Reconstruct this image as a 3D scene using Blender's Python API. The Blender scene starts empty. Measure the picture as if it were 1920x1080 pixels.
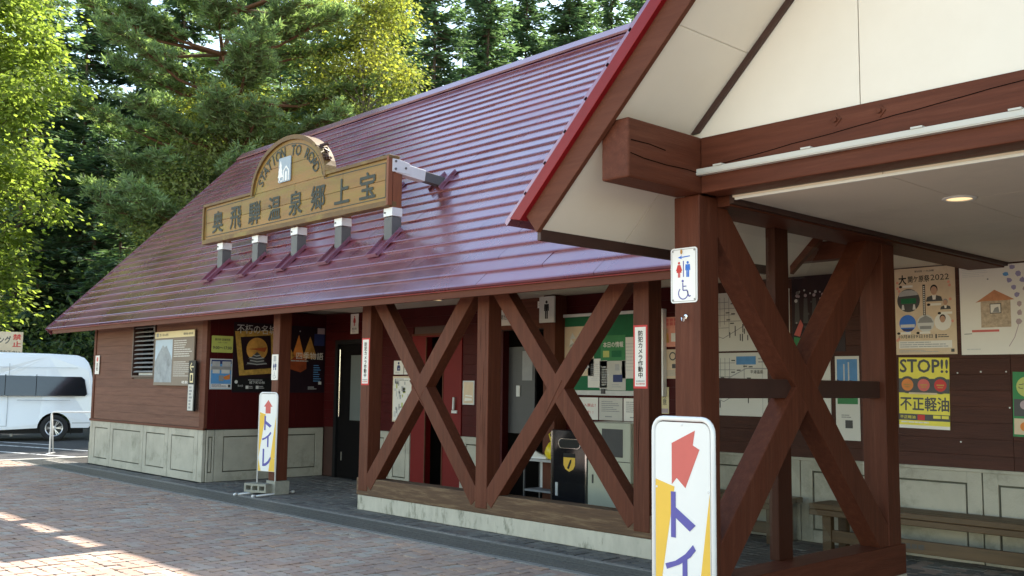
import bpy, math, random
import numpy as np
from mathutils import Vector, Matrix
rnd = random.Random(7)
S = bpy.context.scene
COL = S.collection
R = math.radians

# ------------------------------------------------------------------ camera
cam_data = bpy.data.cameras.new('camera')
cam = bpy.data.objects.new('camera', cam_data); COL.objects.link(cam)
cam_data.sensor_width = 36.0
cam_data.lens = 36.0 * 1857.98 / 1920.0
cam_data.clip_start = 0.1; cam_data.clip_end = 2000
YAW, PIT, ROL = -0.82192865, 0.09802341, 0.01086399
fw = Vector((math.sin(YAW)*math.cos(PIT), math.cos(YAW)*math.cos(PIT), math.sin(PIT)))
rt = Vector((math.cos(YAW), -math.sin(YAW), 0)); up = rt.cross(fw)
r2 = rt*math.cos(ROL) + up*math.sin(ROL); u2 = -rt*math.sin(ROL) + up*math.cos(ROL)
cam.matrix_world = Matrix(((r2.x, u2.x, -fw.x, 0), (r2.y, u2.y, -fw.y, 0), (r2.z, u2.z, -fw.z, 1.55), (0, 0, 0, 1)))
S.camera = cam

# ------------------------------------------------------------------ sky, sun, exposure
SUN_EL = R(43.7)
SUN_AZ = R(-11.5)                     # clockwise from +Y; the sun stands behind the building
w = bpy.data.worlds.new('World'); S.world = w; w.use_nodes = True
nt = w.node_tree; nt.nodes.clear()
sky = nt.nodes.new('ShaderNodeTexSky'); sky.sky_type = 'NISHITA'; sky.sun_disc = False
sky.sun_elevation = SUN_EL; sky.sun_rotation = SUN_AZ; sky.altitude = 700; sky.dust_density = 0.5; sky.ozone_density = 1.4
bg = nt.nodes.new('ShaderNodeBackground'); bg.inputs[1].default_value = 0.15
wo = nt.nodes.new('ShaderNodeOutputWorld')
tint = nt.nodes.new('ShaderNodeVectorMath'); tint.operation = 'MULTIPLY'; tint.inputs[1].default_value = (1.16, 1.0, .77)
nt.links.new(sky.outputs[0], tint.inputs[0]); nt.links.new(tint.outputs[0], bg.inputs[0]); nt.links.new(bg.outputs[0], wo.inputs[0])
sd = bpy.data.lights.new('sun', 'SUN'); sd.energy = 3.5; sd.angle = R(0.5); sd.color = (1.0, 0.93, 0.82)
so = bpy.data.objects.new('sun', sd); COL.objects.link(so)
sdir = Vector((math.sin(SUN_AZ)*math.cos(SUN_EL), math.cos(SUN_AZ)*math.cos(SUN_EL), math.sin(SUN_EL)))
so.rotation_euler = sdir.to_track_quat('Z', 'Y').to_euler(); so.location = (0, 0, 40)
S.view_settings.view_transform = 'Standard'; S.view_settings.look = 'None'
S.view_settings.gamma = 1.0; S.view_settings.use_curve_mapping = False
S.view_settings.exposure = 2.0
S.render.engine = 'CYCLES'
S.cycles.max_bounces = 8; S.cycles.diffuse_bounces = 4; S.cycles.transparent_max_bounces = 8
try:
    S.cycles.use_denoising = True
except Exception:
    pass

# ------------------------------------------------------------------ helpers: materials
def srgb(r, g, b):
    return tuple(((c/255.0)/12.92 if c/255.0 <= .04045 else (((c/255.0)+.055)/1.055)**2.4) for c in (r, g, b))

def mat(name, col, rough=0.6, var=0.15, scale=6.0, stretch=(1, 1, 1), metal=0.0, bump=0.0, bscale=None, island=0.0, objrand=0.0,
        coat=0.0, coat_ior=1.5, ior=1.5, stint=None, pos=False, sstretch=None, stain=None, stain_amt=0.0, stain_scale=2.0, stain_lo=.52, stain_hi=.68, emit=0.0, trans=0.0, rvar=0.0, spec=0.5):
    m = bpy.data.materials.new(name); m.use_nodes = True
    N = m.node_tree; nd = N.nodes; L = N.links
    b = nd['Principled BSDF']; out = nd['Material Output']
    b.inputs['Roughness'].default_value = rough; b.inputs['Metallic'].default_value = metal
    b.inputs['Coat Weight'].default_value = coat; b.inputs['Coat Roughness'].default_value = 0.12; b.inputs['Coat IOR'].default_value = coat_ior; b.inputs['IOR'].default_value = ior
    if stint: b.inputs['Specular Tint'].default_value = (*stint, 1)
    b.inputs['Specular IOR Level'].default_value = spec
    tc = nd.new('ShaderNodeTexCoord'); mp = nd.new('ShaderNodeMapping'); mp.inputs['Scale'].default_value = stretch
    gp = nd.new('ShaderNodeNewGeometry'); L.new(gp.outputs['Position'] if pos else tc.outputs['Object'], mp.inputs[0])
    no = nd.new('ShaderNodeTexNoise'); no.inputs['Scale'].default_value = scale; no.inputs['Detail'].default_value = 6
    no.inputs['Roughness'].default_value = 0.62
    L.new(mp.outputs[0], no.inputs['Vector'])
    mr = nd.new('ShaderNodeMapRange'); mr.inputs['From Min'].default_value = .25; mr.inputs['From Max'].default_value = .75
    mr.inputs['To Min'].default_value = 1-var; mr.inputs['To Max'].default_value = 1+var
    L.new(no.outputs['Fac'], mr.inputs['Value'])
    val = mr.outputs[0]
    def mul(a, bsock):
        x = nd.new('ShaderNodeMath'); x.operation = 'MULTIPLY'; L.new(a, x.inputs[0]); L.new(bsock, x.inputs[1]); return x.outputs[0]
    if island:
        g = nd.new('ShaderNodeNewGeometry'); q = nd.new('ShaderNodeMapRange')
        q.inputs['To Min'].default_value = 1-island; q.inputs['To Max'].default_value = 1+island
        L.new(g.outputs['Random Per Island'], q.inputs['Value']); val = mul(val, q.outputs[0])
    if objrand:
        g = nd.new('ShaderNodeObjectInfo'); q = nd.new('ShaderNodeMapRange')
        q.inputs['To Min'].default_value = 1-objrand; q.inputs['To Max'].default_value = 1+objrand
        L.new(g.outputs['Random'], q.inputs['Value']); val = mul(val, q.outputs[0])
    vm = nd.new('ShaderNodeVectorMath'); vm.operation = 'SCALE'; vm.inputs[0].default_value = col
    L.new(val, vm.inputs['Scale']); colout = vm.outputs[0]
    if stain:
        n2 = nd.new('ShaderNodeTexNoise'); n2.inputs['Scale'].default_value = stain_scale; n2.inputs['Detail'].default_value = 8
        n2.inputs['Roughness'].default_value = .7
        if sstretch:
            m2 = nd.new('ShaderNodeMapping'); m2.inputs['Scale'].default_value = sstretch; L.new(gp.outputs['Position'] if pos else tc.outputs['Object'], m2.inputs[0]); L.new(m2.outputs[0], n2.inputs['Vector'])
        else: L.new(mp.outputs[0], n2.inputs['Vector'])
        q = nd.new('ShaderNodeMapRange'); q.inputs['From Min'].default_value = stain_lo; q.inputs['From Max'].default_value = stain_hi
        q.inputs['To Max'].default_value = stain_amt
        L.new(n2.outputs['Fac'], q.inputs['Value'])
        mx = nd.new('ShaderNodeMix'); mx.data_type = 'RGBA'
        L.new(q.outputs[0], mx.inputs[0]); L.new(colout, mx.inputs[6]); mx.inputs[7].default_value = (*stain, 1)
        colout = mx.outputs[2]
    L.new(colout, b.inputs['Base Color'])
    if rvar:
        q = nd.new('ShaderNodeMapRange'); q.inputs['From Min'].default_value = .3; q.inputs['From Max'].default_value = .7
        q.inputs['To Min'].default_value = max(.02, rough-rvar); q.inputs['To Max'].default_value = rough+rvar
        L.new(no.outputs['Fac'], q.inputs['Value']); L.new(q.outputs[0], b.inputs['Roughness'])
    if bump:
        n3 = nd.new('ShaderNodeTexNoise'); n3.inputs['Scale'].default_value = bscale or scale*6; n3.inputs['Detail'].default_value = 5
        L.new(mp.outputs[0], n3.inputs['Vector'])
        bp = nd.new('ShaderNodeBump'); bp.inputs['Strength'].default_value = bump; bp.inputs['Distance'].default_value = 0.01
        L.new(n3.outputs['Fac'], bp.inputs['Height']); L.new(bp.outputs[0], b.inputs['Normal'])
    if emit:
        b.inputs['Emission Color'].default_value = (*col, 1); b.inputs['Emission Strength'].default_value = emit
    if trans:
        t = nd.new('ShaderNodeBsdfTranslucent'); ms = nd.new('ShaderNodeMixShader'); ms.inputs[0].default_value = trans
        vv = nd.new('ShaderNodeVectorMath'); vv.operation = 'MULTIPLY'; vv.inputs[1].default_value = (1.5, 1.6, .7)
        L.new(colout, vv.inputs[0]); L.new(vv.outputs[0], t.inputs['Color'])
        L.new(b.outputs[0], ms.inputs[1]); L.new(t.outputs[0], ms.inputs[2]); L.new(ms.outputs[0], out.inputs['Surface'])
    return m

M = {}
wood_c = (.102, .031, .017)
for ax, st in (('x', (.6, 9, 9)), ('y', (9, .6, 9)), ('z', (9, 9, .6))):
    M['timber_'+ax] = mat('painted_timber_'+ax, wood_c, .5, .22, 3.0, st, bump=.25, bscale=14, objrand=.08, stain=(.19, .07, .04), stain_amt=.3, stain_scale=2.2, spec=.14)
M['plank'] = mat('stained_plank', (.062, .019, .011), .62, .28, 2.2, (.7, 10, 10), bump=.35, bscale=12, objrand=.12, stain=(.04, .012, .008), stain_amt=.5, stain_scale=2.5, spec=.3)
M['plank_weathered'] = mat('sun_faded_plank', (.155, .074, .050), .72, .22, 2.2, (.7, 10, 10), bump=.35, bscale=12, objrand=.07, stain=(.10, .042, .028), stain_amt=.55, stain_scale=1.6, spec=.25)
M['maroon'] = mat('maroon_board', (.056, .006, .006), .5, .15, 2.0, (3, 3, .6), bump=.15, bscale=20, spec=.12)
M['sill'] = mat('worn_sill_timber', (.095, .048, .022), .75, .3, 3.0, (.8, 9, 9), bump=.4, bscale=10, stain=(.19, .125, .065), stain_amt=.6, stain_scale=3.0, stain_lo=.5, stain_hi=.62)
M['fascia'] = mat('fascia_board', (.115, .039, .023), .6, .15, 2.5, (.6, 8, 8), bump=.15, bscale=14, stain=(.16, .065, .04), stain_amt=.4, stain_scale=1.5, spec=.15)
M['dark_trim'] = mat('dark_trim', (.055, .024, .018), .5, .15, 4)
M['concrete'] = mat('mossy_concrete', (.41, .385, .315), .85, .16, 3.0, bump=.3, bscale=60, stain=(.17, .17, .12), stain_amt=.6, stain_scale=2.4)
M['groove'] = mat('concrete_joint', (.10, .10, .075), .9, .2, 5)
M['base_conc'] = mat('streaked_concrete', (.47, .44, .36), .85, .14, 4.0, (2.5, 2.5, 1), bump=.3, bscale=50, stain=(.13, .13, .09), stain_amt=.75, stain_scale=2.6, stain_lo=.54, stain_hi=.66)
M['block'] = mat('concrete_block', (.30, .29, .24), .95, .2, 12, bump=.5, bscale=90)
M['panel'] = mat('cream_panel', (.82, .76, .665), .6, .035, 1.2, stain=(.72, .65, .54), stain_amt=.25, stain_scale=.8, spec=.3)
M['ceiling'] = mat('ceiling_panel', (.80, .72, .60), .65, .04, 1.0, stain=(.5, .45, .38), stain_amt=.3, stain_scale=.7, spec=.3)
M['joint'] = mat('panel_joint', (.30, .27, .22), .8, .1, 5)
M['red_roof'] = mat('red_roof_metal', (.15, .024, .030), .27, .22, .8, (1, 1, 1), metal=.12, bump=.10, bscale=2.2, objrand=.2, coat=.25, coat_ior=1.6, ior=2.8, stint=(.80, .76, 1.0), rvar=.08, stain=(.20, .062, .05), stain_amt=.7, stain_scale=1.0, sstretch=(2.6, .45, .45), stain_lo=.46, stain_hi=.64, pos=True)  # violet specular tint puts the sky's lavender sheen into the metal
M['red_trim'] = mat('red_metal_trim', (.21, .006, .010), .42, .2, 2.0, spec=.35)
M['steel'] = mat('pale_galvanised_steel', (.72, .72, .72), .38, .06, 4, metal=.2)
M['bracket'] = mat('dark_bracket_paint', (.10, .098, .10), .5, .15, 6)
M['sign_wood'] = mat('varnished_sign_board', (.25, .13, .028), .55, .24, 1.2, (.9, 6, 6), bump=.2, bscale=14, objrand=.13, stain=(.22, .17, .022), stain_amt=.75, stain_scale=1.0, stain_lo=.45, stain_hi=.65)
M['sign_rim'] = mat('sign_rim_timber', (.15, .083, .023), .6, .25, 2.0, bump=.2, stain=(.3, .24, .05), stain_amt=.5, stain_scale=2)
M['sign_post'] = mat('sign_edge_timber', (.20, .06, .02), .55, .25, 3.0, (6, 6, .6), bump=.2)
M['ink_green'] = mat('faded_dark_lettering', (.045, .052, .042), .7, .25, 14)
M['strut_paint'] = mat('dark_strut_paint', (.05, .016, .009), .5, .2, 3.0, (9, 9, .6), bump=.2, spec=.15)
M['crack'] = mat('deep_crack', (.012, .006, .005), 1, .1, 8, spec=0)
M['black'] = mat('black', (.010, .010, .011), .5, .1, 8, spec=.25)
M['charcoal'] = mat('charcoal', (.05, .05, .052), .5, .1, 8)
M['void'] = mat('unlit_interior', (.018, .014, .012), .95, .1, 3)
M['gloss_black'] = mat('gloss_black_enamel', (.012, .013, .016), .08, .1, 3, coat=.6)
M['chrome'] = mat('chrome', (.7, .7, .72), .15, .03, 3, metal=1)
M['white'] = mat('white_paint', (.80, .80, .78), .5, .03, 4)
M['white_gloss'] = mat('white_enamel', (.80, .80, .80), .25, .02, 4, coat=.3)
M['paper'] = mat('paper', (.78, .75, .69), .7, .03, 3)
M['paper_warm'] = mat('warm_paper', (.66, .52, .36), .7, .12, 5, stain=(.74, .64, .5), stain_amt=.7, stain_scale=3)  # tan paper tone that also holds the ceiling lamps' warmth on indoor sheets
M['paper_grey'] = mat('grey_paper', (.55, .53, .48), .7, .06, 6)
M['cream_print'] = mat('cream_print', (.72, .62, .36), .7, .04, 6)
M['grey'] = mat('grey_print', (.28, .28, .28), .7, .12, 9)
M['midgrey'] = mat('mid_grey_print', (.42, .42, .42), .7, .2, 7)
M['lightgrey'] = mat('light_grey_print', (.6, .6, .58), .7, .1, 7)
M['emblem_grey'] = mat('blue_grey_plate', (.30, .36, .42), .4, .05, 6)
M['photo_grey'] = mat('mountain_photo_print', (.28, .31, .33), .6, .35, 5, stain=(.10, .11, .11), stain_amt=.8, stain_scale=4)
M['photo_sky'] = mat('pale_photo_sky', (.42, .52, .60), .6, .15, 3)
M['brown_print'] = mat('brown_panel_print', (.20, .155, .115), .6, .05, 5)
M['red'] = mat('red_print', (.55, .035, .03), .6, .06, 7)
M['coral'] = mat('faded_red_print', (.58, .12, .10), .6, .06, 7)
M['yellow'] = mat('yellow_print', (.80, .50, .06), .6, .06, 5)
M['lemon'] = mat('lemon_print', (.78, .68, .08), .6, .08, 5)
M['violet'] = mat('violet_blue_print', (.10, .09, .36), .6, .06, 5)
M['blue'] = mat('blue_print', (.03, .16, .62), .6, .05, 5)
M['navy'] = mat('navy_print', (.02, .035, .14), .6, .1, 5)
M['skyblue'] = mat('sky_blue_print', (.10, .30, .60), .6, .25, 4)
M['orange'] = mat('orange_print', (.68, .22, .04), .6, .25, 6)
M['gold'] = mat('gold_frame_print', (.42, .25, .05), .5, .45, 16)
M['moon'] = mat('moon_print', (.50, .25, .05), .55, .5, 5)
M['ember'] = mat('ember_print', (.30, .055, .012), .55, .6, 4)
M['night'] = mat('night_print', (.014, .005, .010), .45, .3, 4, spec=.3)
M['green'] = mat('green_felt', (.012, .14, .055), .8, .08, 30)
M['green_print'] = mat('green_print', (.03, .22, .07), .6, .12, 6)
M['lime'] = mat('pale_lime_plate', (.46, .50, .12), .5, .04, 5)
M['pink'] = mat('pink_print', (.72, .30, .22), .6, .12, 8)
M['skin'] = mat('portrait_skin_print', (.50, .29, .19), .6, .1, 8)
M['roofdraw'] = mat('terracotta_print', (.50, .21, .10), .6, .2, 20)
M['hutdraw'] = mat('sketched_brick_print', (.46, .36, .26), .6, .4, 30)
M['lilac'] = mat('lilac_print', (.30, .27, .45), .6, .15, 8)
M['mauve'] = mat('mauve_print', (.44, .34, .36), .6, .15, 8)
M['reddoor'] = mat('red_door_paint', (.15, .006, .006), .5, .1, 3, spec=.2)
M['frost'] = mat('frosted_pane', (.13, .145, .135), .4, .08, 3)
M['door_dark'] = mat('dark_door_leaf', (.006, .005, .005), .8, .1, 3, spec=.1)
M['machine'] = mat('pale_green_enamel', (.46, .48, .38), .35, .05, 3, coat=.2)
M['bench'] = mat('golden_bench_timber', (.085, .047, .016), .5, .3, 2.5, (.7, 9, 9), bump=.2, stain=(.10, .05, .018), stain_amt=.6, stain_scale=2)
M['asphalt'] = mat('asphalt', (.052, .052, .055), .9, .25, 14, bump=.5, bscale=240, stain=(.085, .083, .08), stain_amt=.6, stain_scale=.6)
M['lane'] = mat('worn_lane_paint', (.72, .72, .70), .8, .12, 9, stain=(.08, .08, .08), stain_amt=.9, stain_scale=5, stain_lo=.53, stain_hi=.6)
M['kerb'] = mat('kerb_concrete', (.50, .48, .43), .9, .12, 9, bump=.3)
M['soil'] = mat('forest_floor', (.055, .045, .025), .95, .4, 2.0, bump=.6, bscale=12, stain=(.04, .065, .02), stain_amt=.8, stain_scale=.5)
M['bedding'] = mat('paver_bedding', (.035, .031, .027), .95, .25, 30)
M['grate'] = mat('drain_grating', (.15, .147, .14), .45, .3, 30, metal=.4)
M['drain_conc'] = mat('drain_edge_concrete', (.24, .225, .20), .9, .2, 12, bump=.3)
M['tyre'] = mat('tyre_rubber', (.018, .018, .019), .8, .15, 20)
M['alloy'] = mat('alloy_rim', (.62, .62, .64), .3, .05, 5, metal=.8)
M['glass'] = mat('tinted_van_glass', (.012, .014, .017), .06, .1, 2, coat=.5, spec=.8)
M['van'] = mat('white_van_paint', (.83, .85, .87), .28, .02, 2, coat=.5)
M['lamp_red'] = mat('tail_lamp', (.35, .01, .01), .2, .1, 3, coat=.5)
M['glow'] = mat('lit_diffuser', (1.0, .72, .38), .5, .02, 3, emit=.3)
M['tube'] = mat('conduit_plastic', (.56, .55, .50), .45, .05, 4)
M['sneaker'] = mat('white_canvas', (.72, .70, .64), .7, .08, 9)
M['bag'] = mat('yellow_plastic', (.82, .62, .02), .35, .08, 6)
M['bark'] = mat('bark', (.10, .07, .05), .95, .4, 6, (6, 6, 1), bump=.7, bscale=20)
M['pinebark'] = mat('pine_bark', (.16, .08, .05), .95, .4, 6, (6, 6, 1), bump=.7, bscale=20)
M['palebark'] = mat('pale_bark', (.20, .18, .14), .9, .35, 6, (6, 6, 1), bump=.5, bscale=20)
M['maple'] = mat('maple_leaf', (.22, .275, .085), .55, .25, .9, island=.4, trans=.6, spec=.25)
M['pine'] = mat('pine_needle', (.20, .27, .16), .6, .3, .6, island=.35, trans=.55, spec=.2)
M['fir'] = mat('fir_needle', (.11, .17, .125), .6, .4, .5, island=.35, trans=.48, spec=.2)
M['fir_far'] = mat('far_fir_needle', (.12, .165, .105), .6, .4, .4, island=.35, trans=.48, spec=.2)
M['olive'] = mat('olive_leaf', (.19, .215, .085), .6, .35, .8, island=.4, trans=.58, spec=.2)
M['golden'] = mat('yellowing_leaf', (.33, .33, .085), .6, .3, .9, island=.35, trans=.5, spec=.2)
M['shrub'] = mat('shrub_leaf', (.075, .11, .04), .6, .4, .8, island=.4, trans=.3, spec=.2)

def brick_mat(name, cols):
    m = mat(name, (1, 1, 1), .85, .12, 30, bump=.3, bscale=220)
    nd = m.node_tree.nodes; L = m.node_tree.links; b = nd['Principled BSDF']
    g = nd.new('ShaderNodeNewGeometry'); oi = nd.new('ShaderNodeObjectInfo')
    ad = nd.new('ShaderNodeMath'); ad.operation = 'ADD'; fr = nd.new('ShaderNodeMath'); fr.operation = 'FRACT'
    L.new(g.outputs['Random Per Island'], ad.inputs[0]); L.new(oi.outputs['Random'], ad.inputs[1]); L.new(ad.outputs[0], fr.inputs[0])
    cr = nd.new('ShaderNodeValToRGB'); cr.color_ramp.interpolation = 'CONSTANT'
    els = cr.color_ramp.elements
    while len(els) < len(cols): els.new(.5)
    for i, c in enumerate(cols):
        els[i].position = i/len(cols); els[i].color = (*c, 1)
    L.new(fr.outputs[0], cr.inputs[0])
    src = b.inputs['Base Color'].links[0].from_socket
    mx = nd.new('ShaderNodeMix'); mx.data_type = 'RGBA'; mx.blend_type = 'MULTIPLY'; mx.inputs[0].default_value = 1
    L.new(cr.outputs[0], mx.inputs[6]); L.new(src, mx.inputs[7])
    # broad grime so that neighbouring pavers drift in tone
    tc = nd.new('ShaderNodeTexCoord'); n = nd.new('ShaderNodeTexNoise'); n.inputs['Scale'].default_value = .55; n.inputs['Detail'].default_value = 5
    geo = nd.new('ShaderNodeNewGeometry'); L.new(geo.outputs['Position'], n.inputs['Vector'])
    q = nd.new('ShaderNodeMapRange'); q.inputs['From Min'].default_value = .3; q.inputs['From Max'].default_value = .7; q.inputs['To Min'].default_value = .78; q.inputs['To Max'].default_value = 1.18
    L.new(n.outputs['Fac'], q.inputs['Value'])
    vm = nd.new('ShaderNodeVectorMath'); vm.operation = 'SCALE'; L.new(mx.outputs[2], vm.inputs[0]); L.new(q.outputs[0], vm.inputs['Scale'])
    L.new(vm.outputs[0], b.inputs['Base Color'])
    return m
M['paver'] = brick_mat('pink_grey_paver', [(.42, .285, .215), (.37, .255, .20), (.43, .295, .22), (.41, .295, .23), (.36, .265, .215), (.41, .345, .285), (.44, .29, .21), (.38, .27, .215), (.41, .32, .26), (.42, .325, .26)])
M['paver_grey'] = brick_mat('grey_paver', [(.155, .15, .135), (.135, .13, .118), (.175, .168, .15), (.105, .10, .094), (.165, .158, .145), (.15, .13, .115)])

M['paver_plain'] = mat('plain_paver', (.33, .25, .20), .85, .2, 9, bump=.2)
def pane_mat():
    m = bpy.data.materials.new('clear_pane'); m.use_nodes = True; N = m.node_tree; N.nodes.clear()
    o = N.nodes.new('ShaderNodeOutputMaterial'); t = N.nodes.new('ShaderNodeBsdfTransparent'); t.inputs[0].default_value = (.80, .82, .80, 1)
    g = N.nodes.new('ShaderNodeBsdfGlossy'); g.inputs['Roughness'].default_value = .02; f = N.nodes.new('ShaderNodeFresnel'); f.inputs[0].default_value = 1.5
    x = N.nodes.new('ShaderNodeMixShader'); L = N.links
    L.new(f.outputs[0], x.inputs[0]); L.new(t.outputs[0], x.inputs[1]); L.new(g.outputs[0], x.inputs[2]); L.new(x.outputs[0], o.inputs[0]); return m
M['pane'] = pane_mat()
# ------------------------------------------------------------------ helpers: meshes
class MB:
    def __init__(s): s.v = []; s.f = []
    def add(s, vs, fs):
        o = len(s.v); s.v += [tuple(v) for v in vs]; s.f += [tuple(i+o for i in f) for f in fs]; return s
    def box(s, x0, x1, y0, y1, z0, z1):
        return s.add([(x0,y0,z0),(x1,y0,z0),(x1,y1,z0),(x0,y1,z0),(x0,y0,z1),(x1,y0,z1),(x1,y1,z1),(x0,y1,z1)],
                     [(0,3,2,1),(4,5,6,7),(0,1,5,4),(1,2,6,5),(2,3,7,6),(3,0,4,7)])
    def beam(s, p, q, wd, hd, side):
        """box from p to q; wd along 'side', hd along the third axis"""
        p = Vector(p); q = Vector(q); d = (q-p).normalized(); a = Vector(side); a = (a-d*a.dot(d)).normalized(); b = d.cross(a)
        vs = []
        for c in (p, q):
            for i, j in ((-1,-1),(1,-1),(1,1),(-1,1)): vs.append(c + a*wd*.5*i + b*hd*.5*j)
        return s.add(vs, [(0,3,2,1),(4,5,6,7),(0,1,5,4),(1,2,6,5),(2,3,7,6),(3,0,4,7)])
    def prism(s, pts, fn, d0, d1):
        """pts: outline (a,b); fn(a,b,d) -> xyz"""
        n = len(pts)
        vs = [fn(a, b, d0) for a, b in pts] + [fn(a, b, d1) for a, b in pts]
        fs = [tuple(range(n-1, -1, -1)), tuple(range(n, 2*n))] + [(i, (i+1) % n, n+(i+1) % n, n+i) for i in range(n)]
        return s.add(vs, fs)
    def tube(s, pts, rad, n=8, cap=True):
        pts = [Vector(p) for p in pts]; m = len(pts)
        rads = rad if isinstance(rad, (list, tuple)) else [rad]*m
        prev = None; vs = []
        for i, p in enumerate(pts):
            d = (pts[min(i+1, m-1)] - pts[max(i-1, 0)]).normalized()
            a = prev if prev else (Vector((0, 0, 1)) if abs(d.z) < .9 else Vector((1, 0, 0)))
            a = (a - d*a.dot(d)).normalized(); prev = a; b = d.cross(a)
            for k in range(n):
                t = 2*math.pi*k/n; vs.append(p + (a*math.cos(t) + b*math.sin(t))*rads[i])
        fs = [(i*n+k, i*n+(k+1) % n, (i+1)*n+(k+1) % n, (i+1)*n+k) for i in range(m-1) for k in range(n)]
        if cap: fs += [tuple(range(n-1, -1, -1)), tuple(range((m-1)*n, m*n))]
        return s.add(vs, fs)
    def lathe(s, prof, n=24, fn=lambda x, y, z: (x, y, z)):
        m = len(prof)
        vs = [fn(r*math.cos(2*math.pi*k/n), r*math.sin(2*math.pi*k/n), z) for r, z in prof for k in range(n)]
        fs = [(i*n+k, i*n+(k+1) % n, (i+1)*n+(k+1) % n, (i+1)*n+k) for i in range(m-1) for k in range(n)]
        return s.add(vs, fs)
    def mesh(s, name):
        me = bpy.data.meshes.new(name); me.from_pydata([tuple(v) for v in s.v], [], s.f); me.update(); return me
    def build(s, name, m, parent=None, bevel=0, smooth=False):
        return link(name, s.mesh(name), m, parent, bevel, smooth)

def link(name, me, m=None, parent=None, bevel=0, smooth=False):
    if m is not None and not me.materials: me.materials.append(M[m] if isinstance(m, str) else m)
    if smooth:
        me.polygons.foreach_set('use_smooth', [True]*len(me.polygons))
    o = bpy.data.objects.new(name, me); COL.objects.link(o)
    if parent is not None: o.parent = parent
    if bevel:
        b = o.modifiers.new('bevel', 'BEVEL'); b.width = bevel; b.segments = 2; b.limit_method = 'ANGLE'; b.angle_limit = R(40)
    return o

def tag(o, label=None, cat=None, group=None, kind=None):
    if label: o['label'] = label
    if cat: o['category'] = cat
    if group: o['group'] = group
    if kind: o['kind'] = kind
    return o

def empty(name, loc=(0, 0, 0), label=None, cat=None, group=None, kind=None, parent=None, rz=0):
    o = bpy.data.objects.new(name, None); COL.objects.link(o); o.location = loc; o.rotation_euler = (0, 0, rz)
    o.empty_display_size = .2
    if parent: o.parent = parent
    return tag(o, label, cat, group, kind)

KIDS = {}
def copy_tree(o, parent=None):
    c = o.copy(); COL.objects.link(c)
    if parent is not None: c.parent = parent
    for ch in list(o.children): copy_tree(ch, c)
    return c

_tc = {}
def text_geo(body, bold=0.0, spacing=1.0):
    key = (body, bold, spacing)
    if key in _tc: return _tc[key]
    c = bpy.data.curves.new('t', 'FONT'); c.body = body; c.resolution_u = 2; c.align_x = 'CENTER'; c.space_line = spacing
    o = bpy.data.objects.new('t', c); COL.objects.link(o)
    dg = bpy.context.evaluated_depsgraph_get()
    me = bpy.data.meshes.new_from_object(o.evaluated_get(dg))
    v = np.array([x.co[:2] for x in me.vertices]) if len(me.vertices) else np.zeros((0, 2))
    f = [tuple(p.vertices) for p in me.polygons]
    bpy.data.objects.remove(o); bpy.data.curves.remove(c); bpy.data.meshes.remove(me)
    # heavier weight: the glyph repeated a hair's breadth aside
    k = len(v); V = [np.c_[v, np.zeros(k)]]; F = list(f)
    if bold > .004:
        for q, (dx, dy) in enumerate(((1, 0), (-1, 0), (0, 1), (0, -1))):
            V.append(np.c_[v+np.array([dx, dy])*bold*.8, np.full(k, (q+1)*.00012)]); F += [tuple(i+k*(q+1) for i in t) for t in f]
    _tc[key] = (np.concatenate(V), F); return _tc[key]

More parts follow.
